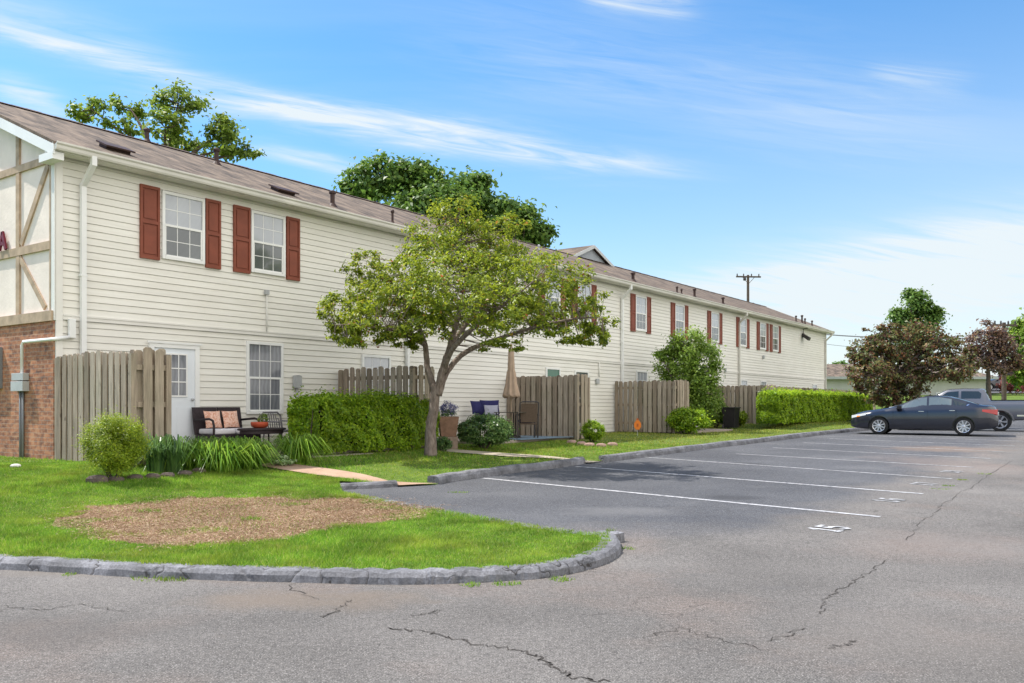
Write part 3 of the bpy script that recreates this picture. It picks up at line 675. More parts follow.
def hedge(name, label, x0, x1, y0, y1, h, n, leaf, mat, loc_rot, hump=.075):
    """box hedge in the building frame; leaves in a rounded shell, branches inside"""
    root = empty(name, BW((x0+x1)/2, (y0+y1)/2, 0)); base = root.location.copy()
    base.z = zL(base.x, base.y)-.02; root.location = base; tag(root, label, 'hedge')
    cx, cy = (x0+x1)/2, (y0+y1)/2; hx, hy = (x1-x0)/2, (y1-y0)/2
    # superellipse surface sampling
    U = rng.uniform(-1, 1, (n, 3)); ax = rng.choice(3, n, p=[.16, .4, .44]); sgn = rng.choice([-1, 1], n)
    U[np.arange(n), ax] = sgn; U[:,2] = np.where((ax == 2), 1, U[:,2])
    q = np.linalg.norm(np.abs(U)**1, axis=1, ord=9, keepdims=True); U = U*np.where(np.arange(3)[None] == 0, 1-(1-1/q)*min(1, .7/hx), 1/q)
    nzv = np.sin(U[:,0]*hx*5.1+1)*np.sin(U[:,1]*hy*6+2)+np.sin(U[:,0]*hx*11.3+U[:,2]*4)*.6+np.sin(U[:,2]*7+U[:,0]*hx*2.7)*.5
    dep = 1-rng.exponential(.07, n)-.05*nzv*0.5; P = np.stack([U[:,0]*hx, U[:,1]*hy, U[:,2]], 1)
    off = nzv*hump; O = np.stack([U[:,0]*(ax == 0), U[:,1]**5*(ax != 0)+.01, U[:,2]**5*(ax != 0)+.01], 1); O = nrm(O+1e-3)
    X = cx+P[:,0]-np.sign(P[:,0])*(1-dep)*.5*(ax == 0)+O[:,0]*off; Y_ = cy+P[:,1]*dep+O[:,1]*off; Z = (h/2+P[:,2]*h/2*dep+O[:,2]*off)+rng.exponential(.045, n)*(U[:,2] > .85)
    Z = np.maximum(Z, .03)
    W = np.stack([CX+DX*X-DY*Y_, CY+DY*X+DX*Y_, base.z+Z], 1)
    Ow = np.stack([DX*O[:,0]-DY*O[:,1], DY*O[:,0]+DX*O[:,1], O[:,2]], 1)
    fast_mesh('foliage', leafcloud(W, Ow, leaf, .55, up=.35, rnd=.9, outw=.8), 4, mat, root, base)
    mb = MB(); nseg = max(3, int((x1-x0)/.5))
    for i in range(nseg):
        a = x0+.15+(x1-x0-.3)*i/(nseg-1)
        for k in range(4):
            b = BW(a, cy, 0); b.z = base.z; e = BW(a+random.uniform(-.25,.25), cy+random.uniform(-.7,.7)*hy, 0); e.z = base.z+h*random.uniform(.6,.9)
            mb.tube([b, b.lerp(e,.5)+Vector((0,0,.05)), e], [.02,.014,.006], 5)
    mb.build('stem', BARK2, root, origin=base, fixn=False)
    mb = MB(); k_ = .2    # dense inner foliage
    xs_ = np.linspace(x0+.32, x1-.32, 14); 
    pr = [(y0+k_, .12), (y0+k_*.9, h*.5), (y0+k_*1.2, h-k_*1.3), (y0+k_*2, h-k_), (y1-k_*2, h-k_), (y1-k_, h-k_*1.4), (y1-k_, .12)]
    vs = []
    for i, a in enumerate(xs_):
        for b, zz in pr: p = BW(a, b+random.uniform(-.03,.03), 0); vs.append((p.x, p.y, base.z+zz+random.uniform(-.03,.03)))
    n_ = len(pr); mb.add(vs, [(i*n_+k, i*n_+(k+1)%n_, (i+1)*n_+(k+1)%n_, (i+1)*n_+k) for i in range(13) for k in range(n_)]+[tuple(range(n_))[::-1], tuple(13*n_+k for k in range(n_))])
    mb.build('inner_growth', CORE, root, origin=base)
    return root
def blades(name, label, cat, base, rx, ry, n, L, wd, mat, group=None, arch=1.5, cent=None):
    root = empty(name, base); tag(root, label, cat, group); V = []
    ctr = cent or [(0,0)]
    for i in range(n):
        cxy = random.choice(ctr); a = random.uniform(0, 6.28); q = random.uniform(0, 1)**.5*.8
        p = Vector((base[0]+cxy[0]+math.cos(a)*rx*q*.6, base[1]+cxy[1]+math.sin(a)*ry*q*.6, 0)); p.z = zL(p.x, p.y)-.01
        a += random.uniform(-.8, .8); l = L*random.choice((random.uniform(.45,.95), random.uniform(.8,1.3))); t = random.uniform(.35, 1.)*arch
        o_ = Vector((math.cos(a), math.sin(a), 0)); sd = Vector((-math.sin(a), math.cos(a), 0))
        pts = [p, p+o_*l*.12*t+Vector((0,0,l*.5)), p+o_*l*.42*t+Vector((0,0,l*(.86-.12*t))), p+o_*l*.85*t+Vector((0,0,l*(.95-.62*t)))]
        for q_, ww in zip(pts, (.7, 1, .75, .08)): V += [q_-sd*wd*ww, q_+sd*wd*ww]
    fast_mesh('foliage', [v[:] for v in V], 8, mat, root, base, smooth=False)
    return root

# ------------------------------------------------------------------ the apartment building
bld = empty('apartment_building', (CX, CY, SLAB), RZ)
tag(bld, 'long two storey apartment building with cream siding, red shutters and brown shingle roof', 'building')
EZ = 5.3
# siding: each course is a leaning strip with a real step below it
def siding(x0, x1, z0, z1, flip=None, pitch=.13, step=.017):
    mb = MB(); z = z0
    while z < z1-.01:
        zt = min(z+pitch, z1); k = (zt-z)/pitch
        g_ = .006
        mb.add([(x0,-step,z),(x1,-step,z),(x1,-.003,zt-g_),(x0,-.003,zt-g_),(x0,.028,z-.004),(x1,.028,z-.004),(x0,.026,zt-g_-.006),(x1,.026,zt-g_-.006)], [(0,1,2,3),(4,5,1,0),(3,2,7,6)]); z = zt
    return mb
mb = siding(.12, BL-.12, -.05, 2.40); mb.build('lower_siding', SIDING, bld, fixn=False)
mb = siding(.12, BL-.12, 2.50, EZ); mb.build('upper_siding', SIDING, bld, fixn=False)
mb = MB(); mb.box(0, BL, .03, .2, -.3, EZ); mb.box(0, BL, BD-.2, BD, -.3, EZ); mb.box(BL-.2, BL, .2, BD-.2, -.3, EZ)
mb.prism([(.2,EZ),(BD-.2,EZ),(BD/2,EZ+1.5)], BL-.2, BL-.05, 'x'); mb.build('wall', CREAMTRIM, bld)
mb = MB(); mb.box(.02, BL-.02, -.03, .003, -.3, -.051); mb.build('foundation', FOUND, bld)
mb = MB(); mb.box(.125, BL-.125, -.035, .0, 2.402, 2.498); mb.box(.125, BL-.125, -.048, -.036, 2.47, 2.5); mb.build('band_board', CREAMTRIM, bld)
mb = MB(); mb.box(-.012, .118, -.04, .003, 2.38, EZ); mb.box(-.03, -.003, -.04, .09, 2.38, EZ); mb.box(0, .118, -.038, .029, -.05, 2.39)
mb.build('corner_trim', CREAMTRIM, bld)
mb = MB(); mb.box(BL-.118, BL+.012, -.04, .029, -.05, EZ); mb.build('corner_trim', CREAMTRIM, bld)
# gable end: brick below, stucco and timber above
mb = MB(); mb.box(-.03, .0, .0, BD, -.4, 2.37); mb.build('brick_wall', BRICK, bld)
RID = 7.2; OV = .38; YR = BD/2
slope = (RID-5.42)/(YR+OV)
def roofz(y): return 5.42+(min(y, BD-y)+OV)*slope
mb = MB(); mb.prism([(.09,2.5),(BD,2.5),(BD,roofz(BD)-.12),(YR,RID-.12),(.09,roofz(.09)-.12)], -.004, .1, 'x'); mb.build('stucco_wall', STUCCO, bld)
def tim(y0, z0, y1, z1, w_=.13, t=.03, xo=-.02):
    m_ = MB(); m_.bar((xo-.0,y0,z0), (xo,y1,z1), w_, t, up=(1,0,0)); m_.build('timber', TIMBER, bld)
m_ = MB(); m_.box(-.07, -.005, .0, BD, 2.372, 2.55); m_.build('timber', TIMBER, bld)
m_ = MB(); m_.box(-.045, -.005, .1, BD, 3.64, 3.79); m_.build('timber', TIMBER, bld)
m_ = MB(); m_.box(-.045, -.005, .1, BD-.1, 5.17, 5.30); m_.build('timber', TIMBER, bld)
for yy in (1.3, 2.8, 4.4, 6.1):
    m_ = MB(); m_.box(-.041, -.005, yy-.065, yy+.065, 2.552, 3.638); m_.box(-.041, -.005, yy-.065, yy+.065, 3.792, 5.168)
    m_.box(-.041, -.005, yy-.065, yy+.065, 5.302, roofz(yy)-.17); m_.build('timber', TIMBER, bld)
m_ = MB(); m_.box(-.04, -.004, .092, .125, 2.552, 5.168); m_.build('timber', TIMBER, bld)
tim(.2, 5.14, 1.2, 3.84, .12, .03, -.021); tim(1.24, 3.6, .3, 2.62, .11, .03, -.021); tim(4.3, 3.6, 2.95, 2.62, .11, .03, -.021); tim(2.9, 5.14, 4.3, 3.84, .12, .03, -.021)
# letter A
m_ = MB()
for a, b in (((1.96,3.80),(1.84,4.14)), ((1.84,4.14),(1.70,3.80)), ((1.91,3.92),(1.76,3.92))): m_.bar((-.06,a[0],a[1]), (-.06,b[0],b[1]), .065, .04, up=(1,0,0))
m_.build('letter_a', noisy('maroon_letter', (.16,.015,.03), .5, 5, .1), bld)
# soffit, fascia, gutter, roof
X0, X1 = -.22, BL+.2
mb = MB(); mb.box(X0+.02, X1-.02, -OV+.04, -.045, EZ-.02, EZ+.0); mb.build('soffit', CREAMTRIM, bld)
mb = MB(); mb.prism([(-OV+.0,5.26),(-OV+.03,5.26),(-OV+.03,5.41),(-OV,5.41)], X0, X1, 'x'); mb.build('fascia', CREAMTRIM, bld)
mb = MB(); mb.prism([(-OV-.004,5.27),(-OV-.075,5.27),(-OV-.09,5.30),(-OV-.095,5.35),(-OV-.12,5.375),(-OV-.12,5.405),(-OV-.108,5.405),(-OV-.1,5.38),(-OV-.02,5.36),(-OV-.004,5.405)], X0+.01, X1-.01, 'x'); mb.build('gutter', GUTTER, bld)
rt = .05
mb = MB()
mb.prism([(-OV-.03,5.415),(YR,RID+.0),(YR,RID-rt),(-OV-.03,5.415-rt)], X0, X1, 'x'); mb.prism([(YR+.001,RID),(BD+OV,5.415),(BD+OV,5.415-rt),(YR+.001,RID-rt)], X0, X1, 'x')
for side in (0, 1): pass
mb.build('roof', ROOF, bld)
mb = MB()
for k in range(int((X1-X0)/.3)): a = X0+k*.3; mb.prism([(YR-.14,RID-.03),(YR,RID+.028+.004*(k%3)),(YR+.14,RID-.03),(YR,RID-.01)], a, a+.31, 'x')
mb.build('ridge_cap', noisy('ridge_shingle', (.1,.07,.06), .9, 9, .3), bld)
for xs_ in ((X0+.0, X0+.03), (X1-.03, X1)):
    mb = MB(); mb.prism([(-OV-.02,5.36),(YR,RID-.055),(YR,RID-.25),(-OV+.05,5.2),(-OV-.02,5.2)], xs_[0]-.004, xs_[1]-.004, 'x'); mb.prism([(YR+.001,RID-.055),(BD+OV,5.36),(BD+OV,5.2),(YR+.001,RID-.25)], xs_[0]-.004, xs_[1]-.004, 'x'); mb.build('rake_board', WHITE, bld)
mb = MB(); mb.box(X0-.01, -.035, -OV+.0, .1, 5.12, 5.25); mb.build('cornice_return', WHITE, bld)
mb = MB(); mb.prism([(-OV+.05,5.24),(YR,RID-.2),(YR,RID-.17),(-OV+.05,5.27)], X0+.035, -.004, 'x'); mb.build('rake_soffit', CREAMTRIM, bld)
# cross gable on the ridge
gx = LX(592)  # approx, corrected for the ridge line
def ridge_x(px):
    k = (px-512)/F; bx, by = CX-DY*YR, CY+DX*YR; return (k*by-bx)/(DX-DY*k)
gx = ridge_x(592); hw = 1.55; ah = .66
cgr = MB()
for s_ in (-1, 1): cgr.add([(gx, YR-.12, RID+ah), (gx, YR+2.4, RID+ah), (gx+s_*(hw+.4), YR+2.4, RID-.18), (gx+s_*(hw+.4), YR-.12, RID-.18),
                            (gx, YR-.12, RID+ah-.06), (gx, YR+2.4, RID+ah-.06), (gx+s_*(hw+.4), YR+2.4, RID-.24), (gx+s_*(hw+.4), YR-.12, RID-.24)],
                           [(0,1,2,3),(7,6,5,4),(0,3,7,4),(1,5,6,2),(2,6,7,3)])
cgr.build('cross_gable_roof', ROOF, bld)
mb = MB(); mb.prism([(gx-hw-.1,RID-.15),(gx+hw+.1,RID-.15),(gx,RID+ah-.1)], YR+.03, YR+2.2, 'y'); mb.build('cross_gable_wall', noisy('grey_siding', (.32,.35,.38), .6, 3, .06), bld)
mb = MB()
for s_ in (-1, 1): mb.bar((gx+s_*.0, YR-.13, RID+ah-.07), (gx+s_*(hw+.2), YR-.13, RID-.1), .02, .13)
mb.build('cross_gable_trim', noisy('grey_trim', (.5,.52,.52), .5, 3, .05), bld)
# windows
def window(x0, x1, z0, z1, pu=None, pl_=None, mun=True, fr=.06, cols=3, screen=True):
    pu = pu or PANE_U; pl_ = pl_ or PANE_L
    f = MB(); y = -.055
    f.box(x0, x0+fr, y, -.001, z0, z1); f.box(x1-fr, x1, y, -.001, z0, z1); f.box(x0+fr, x1-fr, y, -.001, z1-fr, z1); f.box(x0+fr-.0, x1-fr, y-.012, -.001, z0, z0+fr)
    wnd = f.build('window', WHITE, bld)
    a, b, c_, d_ = x0+fr, x1-fr, z0+fr, z1-fr; mid_ = (c_+d_)/2
    s_ = MB(); s_.box(a, b, -.047, -.03, mid_-.022, mid_+.022); s_.box(a, a+.03, -.04, -.028, c_, mid_-.022); s_.box(b-.03, b, -.04, -.028, c_, mid_-.022)
    s_.box(a, b, -.04, -.028, c_, c_+.03)
    s_.build('sash', WHITE, wnd)
    if mun:
        g_ = MB()
        for lo, hi, yy in ((mid_+.022, d_, -.032), (c_+.03, mid_-.022, -.03)):
            for k in range(1, cols): q = a+(b-a)*k/cols; g_.box(q-.007, q+.007, yy-.002, yy+.006, lo, hi)
            q = (lo+hi)/2; g_.box(a+.001, b-.001, yy-.0005, yy+.0045, q-.007, q+.007)
        g_.build('muntins', WHITE, wnd)
    p = MB(); p.box(a, b, -.029, -.0255, mid_, d_); p.build('pane', pu, wnd)
    p = MB(); p.box(a, b, -.0285, -.025, c_, mid_-.001); p.build('pane', pl_, wnd)
    return wnd
def shutter(x0, x1, z0, z1):
    f = MB(); zm = z0+(z1-z0)*.5; y = -.05
    f.box(x0, x1, -.035, -.012, z0, z1)
    for (a, b, c_, d_) in ((x0, x0+.045, z0, z1), (x1-.045, x1, z0, z1), (x0+.045, x1-.045, z1-.06, z1), (x0+.045, x1-.045, z0, z0+.06), (x0+.045, x1-.045, zm-.03, zm+.03)):
        f.box(a, b, -.058, -.036, c_, d_)
    for lo, hi in ((z0+.1, zm-.07), (zm+.07, z1-.1)): f.prism([(x0+.075,lo),(x1-.075,lo),(x1-.075,hi),(x0+.075,hi)], -.05, -.036, 'y')
    return f.build('shutter', SHUTTER, bld)
WZ0, WZ1 = 3.75, 5.08
for w0, w1, sl_, sr in ((161,203.5,(139,158.5),(204.5,219.5)), (250,284,(232.5,249),(285.5,298.5))):
    window(LX(w0), LX(w1), WZ0, WZ1)
    for a, b in (sl_, sr): shutter(LX(a), LX(b)+.0, 3.70, 5.11)
for w0, w1, sl_, sr in ((544.5,558.5,(537,543.5),(559.6,565.5)), (577,589.5,(570.5,576),(590.8,596)), (634.6,645.6,(629,634),(646.2,650.4)), (674.6,683.2,(670,674.2),(683.9,687.6)),
                        (710.6,717.8,(706.6,710.2),(718.4,721.6)), (739.4,745.2,(736.2,739),(745.8,748.4)), (759.2,765,(756,758.9),(765.4,767.6)), (772.2,777.3,(769.9,772),(777.7,780.3))):
    x0, x1 = LX(w0), LX(w1); mid_ = (x0+x1)/2; hwd = .45
    window(mid_-hwd, mid_+hwd, WZ0-.02, WZ1)
    shutter(mid_-hwd-.37, mid_-hwd-.01, 3.68, 5.1); shutter(mid_+hwd+.01, mid_+hwd+.37, 3.68, 5.1)
window(LX(245.5), LX(282), .70, 2.26, PANE_C, PANE_C)
x = LX(361); window(x, x+1.0, .9, 2.14)
x = LX(545); window(x, x+.85, .5, 2.12, PANE_G, PANE_G, False)
x = LX(574); window(x, x+.9, .2, 2.08, PANE_L, PANE_L, False)
for p0 in (635.5, 683.5): x = LX(p0); window(x, x+.9, .8, 2.22)
for p0 in (740, 760, 812): x = LX(p0); window(x, x+.85, .8, 2.15)
def door(x0, zt=2.11, wd=.9):
    f = MB(); x1 = x0+wd+.2; f.box(x0, x0+.1, -.06, -.001, -.05, zt); f.box(x1-.1, x1, -.06, -.001, -.05, zt); f.box(x0+.1, x1-.1, -.06, -.001, zt-.1, zt)
    f.box(x0-.05, x1+.05, -.075, -.061, zt-.02, zt+.02)
    f.build('door_frame', WHITE, bld)
    dm = noisy('door_paint', (.72,.76,.8), .4, 2, .04)
    d = MB(); a, b = x0+.1, x1-.1; d.box(a, b, -.032, -.012, .0, zt-.1)
    l0, l1, z0, z1 = a+.2, b-.2, 1.08, 1.88
    for q in ((a+.09,.2),(a+.5,.2)): d.box(q[0], q[0]+.31, -.038, -.0325, q[1], .85)
    dr = d.build('door', dm, bld)
    p = MB(); p.box(l0, l1, -.039, -.033, z0, z1); p.build('pane', PANE_C, dr)
    g_ = MB()
    g_.box(l0-.03, l0, -.05, -.033, z0-.03, z1+.03); g_.box(l1, l1+.03, -.05, -.033, z0-.03, z1+.03); g_.box(l0, l1, -.05, -.033, z0-.03, z0); g_.box(l0, l1, -.05, -.033, z1, z1+.03)
    for k in (1,2): q = l0+(l1-l0)*k/3; g_.box(q-.01, q+.01, -.047, -.0395, z0, z1); q = z0+(z1-z0)*k/3; g_.box(l0, l1, -.0465, -.04, q-.01, q+.01)
    g_.build('muntins', WHITE, dr)
    h_ = MB(); h_.lathe([(.012,0),(.012,.04),(.03,.05),(.03,.075),(.01,.085)], (b-.06, -.12, 1.0), 12, 'y'); h_.build('knob', GREYMETAL, dr)
door(LX(198)-1.1)
# downspouts
def downspout(px, kick=True, off=.0):
    x = LX(px); m_ = MB()
    m_.box(x-.045, x+.045, -.115, -.036, .0, 4.86)
    m_.bar((x, -OV-.05, 5.30), (x, -OV-.05, 5.13), .09, .08, up=(0,1,0)); m_.bar((x, -OV-.05, 5.16), (x, -.076, 4.83), .088, .075, up=(0,1,0))
    for z in (1.2, 3.2): m_.box(x-.065, x+.065, -.119, -.03, z, z+.03)
    m_.build('downspout', WHITE if px < 700 else GUTTER, bld)
downspout(81); downspout(405.5); downspout(620.5); downspout(738); downspout(824.5)
# small fittings
def cond(pts, r, mat=WHITE, name='conduit'): MB().tube(pts, r, 8).build(name, mat, bld, smooth=True)
x = LX(265); z = ZF(265, 292)
mb = MB(); mb.box(x-.05, x+.05, -.09, -.03, z-.06, z+.04); mb.build('junction_box', GREYMETAL, bld); cond([(x, -.06, z-.06), (x, -.06, 2.5)], .014, CREAMTRIM)
x = LX(295); z0, z1 = ZF(295, 388), ZF(295, 376)
mb = MB(); mb.box(x-.09, x+.09, -.13, -.03, z0, z1); mb.prism([(x-.1,z1),(x+.1,z1),(x,z1+.02)], -.14, -.02, 'y'); mb.build('meter_box', GREYMETAL, bld, bevel=.005); cond([(x, -.07, z0), (x, -.07, .0)], .02, GREYMETAL)
# meter on brick end
def gm(p): k = (p-512)/F; return (-k*CY+CX)/(DY+k*DX)
y0, y1 = gm(31), gm(19); yc = (y0+y1)/2
mb = MB(); mb.box(-.15, -.03, y0, y1, 1.14, 1.32); mb.box(-.14, -.03, y0+.01, y1-.01, 1.335, 1.47); mb.build('meter_box', GREYMETAL, bld, bevel=.006)
for q in (-.05, .05): cond([(-.06, yc+q, 1.14), (-.06, yc+q, -.2)], .022, DARKGREY)
cond([(-.07, yc-.04, 1.47), (-.07, yc-.04, 1.98), (-.07, yc-.10, 2.04), (-.07, -.02, 2.04), (-.07, -.07, 2.04), (-.0, -.075, 2.05), (.22, -.075, 2.1)], .03)
x = LX(70); mb = MB(); mb.box(x-.06, x+.06, -.1, -.03, 2.08, 2.42); mb.build('conduit_cover', WHITE, bld, bevel=.008)
mb = MB(); mb.box(-.14, -.03, gm(4.5), gm(4.5)+.5, 1.2, 1.98); mb.build('electric_panel', DARKGREY, bld, bevel=.008)
# flood light
x = LX(802); z = ZF(802, 337)
mb = MB(); mb.box(x-.1, x+.1, -.12, -.03, z-.02, z+.2); mb.prism([(-.12,z+.16),(-.45,z-.05),(-.38,z-.22),(-.12,z-.02)], x-.18, x+.18, 'x'); mb.build('flood_light', DARKMETAL, bld)
cond([(x+.05, -.06, z+.2), (x+.05, -.08, EZ-.05), (x+.05, -.3, EZ-.04)], .02, DARKMETAL)
for px_, py_ in ((762.5,357), (724,370), (596,381)):
    x = LX(px_); z = ZF(px_, py_); mb = MB(); mb.box(x-.08, x+.08, -.1, -.03, z-.1, z+.08); mb.build('dryer_vent', GREYMETAL, bld, bevel=.01)
for px_ in (662, 598): x = LX(px_); cond([(x, -.05, 2.4), (x, -.05, 1.9)], .02, CREAMTRIM)
# roof vents and pipes: located by the pixel where they meet the roof
def roof_at(px, py):
    best = None
    for i in range(400):
        y = -OV+(YR+OV)*i/400; z = roofz(y)+SLAB
        k = (px-512)/F; bx, by = CX-DY*y, CY+DX*y; x = (k*by-bx)/(DX-DY*k); Yw = by+DY*x
        pyy = HOR-(z-EYE)/Yw*F
        if best is None or abs(pyy-py) < best[0]: best = (abs(pyy-py), x, y, z-SLAB)
    return best[1:]
for px, py in ((115,151), (283,193)):
    x, y, z = roof_at(px, py); m_ = MB(); a = math.atan(slope)
    def rp_(u, v, h_): return (x+u, y+v*math.cos(a)-h_*math.sin(a), z+v*math.sin(a)+h_*math.cos(a))
    for (u0,u1,v0,v1,h0,h1) in ((-.24,.24,-.12,.16,.0,.07),(-.29,.29,-.2,.2,.07,.1)):
        vs = [rp_(u,v,h_) for h_ in (h0,h1) for (u,v) in ((u0,v0),(u1,v0),(u1,v1),(u0,v1))]
        m_.add(vs, [(0,3,2,1),(4,5,6,7),(0,1,5,4),(1,2,6,5),(2,3,7,6),(3,0,4,7)])
    m_.build('roof_vent', BROWNVENT, bld)
for px, py, h_, r_ in ((147,140,.3,.05), (216.5,164,.36,.055), (332.5,206,.34,.055), (392.5,224,.32,.03), (539,246+5,.2,.03), (633,281,.3,.06), (677,294,.25,.035), (681.5,296,.2,.03), (694.5,300,.35,.05), (723,305,.3,.05), (796,321.5,.3,.04), (802,323,.42,.05), (805,324.5,.32,.04), (812,328,.3,.04)):
    x, y, z = roof_at(px, py); m_ = MB(); m_.lathe([(r_,0-.05),(r_,h_-.05)], (x,y,z), 12); m_.lathe([(r_*1.5,h_-.049),(r_*1.6,h_-.0),(r_*.9,h_+.03)], (x,y,z), 12); m_.lathe([(r_*2.4,-.04),(r_*1.2,.06)], (x,y,z), 12)
    m_.build('vent_pipe', BROWNVENT if px < 400 or px > 600 else GREYMETAL, bld)

# ------------------------------------------------------------------ fences
def pickets(mb, x0, x1, h, horiz='x', wd=.14, gap=.045, ctr=0, th=.018, side=1, double=True):
    """shadow-box boards along one axis (x or y) of the local frame"""
    for layer in ((-1, 1) if double else (1,)):
        q = x0+(0 if layer == 1 else (wd+gap)/2*1.0)
        while q+wd*.6 < x1:
            w_ = min(wd*random.uniform(.93, 1.03), x1-q); t = h+random.uniform(-.03, .03); c0 = ctr+layer*.045; lean = random.uniform(-.008, .008)
            e = .028; P = [(q,0.03),(q+w_,0.03),(q+w_+lean,t-e),(q+w_*.78+lean,t),(q+w_*.22+lean,t),(q+lean,t-e)]
            mb.prism(P, c0-th/2, c0+th/2, 'y' if horiz == 'x' else 'x')
            q += wd+gap+random.uniform(-.004, .01)
def stub_fence(label, x0, L=2.4, ret=.62, h=1.83, group='privacy fence stubs between patios', z0=-.08, y_wall=-.06, corner=True):
    p = BW(x0, 0, 0); root = empty('privacy_fence', (p.x, p.y, SLAB+z0), RZ); tag(root, label, 'fence', group)
    a = MB(); pickets(a, -L, y_wall, h, 'y', ctr=0); a.build('picket_panel', WOOD, root)
    for z in (.3, .95, 1.55): a = MB(); a.box(-.02, .02, -L, y_wall, z, z+.09); a.build('rail', WOOD, root)
    if ret:
        a = MB(); pickets(a, .07, ret, h+.03, 'x', ctr=-L-.0, wd=.15); a.build('picket_panel', WOOD, root)
        for z in (.3, .95, 1.55): a = MB(); a.box(.05, ret, -L-.02, -L+.02, z, z+.09); a.build('rail', WOOD, root)
    for (px_, py_) in ((0, -L), (0, -.12), (ret, -L) if ret else (0, -L/2)):
        a = MB(); a.box(px_-.045, px_+.045, py_-.045, py_+.045, -.1, h-.05); a.build('post', WOOD, root)
    return root
stub_fence('weathered wooden privacy fence at the brick corner beside the white door', .0, 2.45, .62, 1.86, y_wall=-.02, z0=-.1)
stub_fence('grey board privacy fence rising behind the long clipped hedge', LX(337.5), 2.4, .65)
stub_fence('grey board privacy fence beside the closed beige patio umbrella', LX(506), 2.5, .62)
stub_fence('grey board privacy fence behind the orange garden stake', LX(613.5), 2.4, 1.1)
stub_fence('dark grey board privacy fence next to the black bin with one pale post', LX(706), 2.75, .9)
# long fence parallel to the facade in the distance
q0 = toB(*at(766, 400, 37.6)[:2]); root = empty('board_fence', BW(q0[0], q0[1], -.05), RZ); tag(root, 'long grey board fence running behind the far clipped hedge', 'fence')
a = MB(); pickets(a, 0, 19.5, 1.8, 'x', double=False, gap=.02); a.build('picket_panel', WOOD, root)
for z in (.3, 1.45): a = MB(); a.box(0, 19.5, -.02, .02, z, z+.09); a.build('rail', WOOD, root)
for k in range(9): a = MB(); a.box(k*2.43-.045, k*2.43+.045, .022, .11, -.1, 1.75); a.build('post', WOOD, root)

# ------------------------------------------------------------------ main tree
tb = at(430, 457, 18.2); tb.z = zL(tb.x, tb.y)-.03
def A(px, py, dy=0): return at(px, py, 18.2+dy)
limbs = [([tb, A(431,428), A(434,405), A(436,385)], [.145,.11,.105,.11]),
         ([A(436,392), A(428,370,.1), A(425,345,.2), A(415,315,.4), A(402,280,.5), A(395,262,.4)], [.085,.065,.055,.04,.025,.012]),
         ([A(437,395), A(443,368,-.1), A(452,340,-.3), A(462,300,-.3), A(468,260,0), A(455,220,.2)], [.095,.075,.06,.045,.028,.01]),
         ([A(438,395), A(447,372,.1), A(466,352,.3), A(500,338,.2), A(540,326,-.3), A(580,318,-.6), A(602,318,-.8)], [.09,.065,.056,.044,.032,.02,.008]),
         ([A(444,372), A(452,350,-.5), A(480,322,-1.1), A(510,300,-1.6), A(535,280,-1.9)], [.07,.055,.045,.03,.012]),
         ([A(425,345,.2), A(405,335,-.3), A(380,328,-.9), A(350,325,-1.2), A(335,325,-1.3)], [.05,.04,.03,.02,.008]),
         ([A(450,345,-.2), A(470,320,.8), A(500,285,1.6), A(520,260,2.0)], [.06,.045,.03,.012]),
         ([A(415,315,.4), A(390,300,1.2), A(370,285,1.6)], [.04,.03,.012])]
def lb(px, py, rx, ry, dy, k, rd=None):
    c = A(px, py, dy); s = 18.2/F; return (c, (rx*s, rd or max(rx, ry)*s*.95, ry*s), k)
lobes = [lb(450,222,44,30,.2,34), lb(480,250,58,34,.5,44), lb(425,255,34,26,-.5,24), lb(372,272,30,24,.9,24), lb(395,290,42,26,-.3,30), lb(343,316,28,24,-1.1,26), lb(383,322,44,20,-.6,28), lb(365,300,34,24,.3,22), lb(420,318,36,22,-.8,22),
         lb(455,290,62,40,-.9,60), lb(505,285,60,42,1.1,60), lb(542,278,44,30,-1.2,32), lb(530,318,50,20,.2,28), lb(585,298,30,20,-.6,14), lb(602,328,18,20,-.7,14), lb(465,325,50,16,.8,20), lb(505,310,40,24,-1.7,30), lb(430,290,30,34,1.4,22),
         lb(352,336,22,12,-1.2,14), lb(400,338,24,12,-.5,14), lb(575,334,30,12,-.5,16), lb(500,345,26,9,-1.0,10), lb(500,235,36,24,1.0,24), lb(560,318,40,16,.7,16)]
tree('ornamental_tree', 'broad yellow green ornamental tree with forked trunk beside the long hedge', 'tree', tb, limbs, lobes, LEAF_MAIN, leaf=.078, dens=1.35, twig_r=.006, clump_tight=.15, shell=.3, asp=.5)
mb = MB()
for k in range(9):
    a = k*.7; p = tb+Vector((math.cos(a)*.27, math.sin(a)*.27, 0)); p.z = zL(p.x, p.y)
    mb.lathe([(.07,-.02),(.09,.03),(.06,.09),(.02,.11)], p, 7)
# surface roots flare
# ------------------------------------------------------------------ background trees
def simple_tree(name, label, px, pybase, Y, trunk_top, lobes_px, mat, leaf, dens, group=None, bark=BARK2, zb=None, tr=.2, per=45, shell=.35, tight=.25):
    b = at(px, pybase, Y); b.z = zb if zb is not None else zA(b.x, b.y)-.1
    tt = at(trunk_top[0], trunk_top[1], Y); lim = [([b, b.lerp(tt, .5), tt], [tr, tr*.75, tr*.5])]; lo = []
    for (x, y, rx, ry, dy, k) in lobes_px:
        c = at(x, y, Y+dy); s = Y/F; lo.append((c, (rx*s, max(rx, ry)*s*.8, ry*s), k))
        lim.append(([tt+Vector((0,0,-.2)), tt.lerp(c, .55)+Vector((0,0,.1)), c], [tr*.45, tr*.25, tr*.06]))
    return tree(name, label, 'tree', b, lim, lo, mat, leaf, dens, bark, group, tight, tr*.07, 6, True, .6, per, shell)
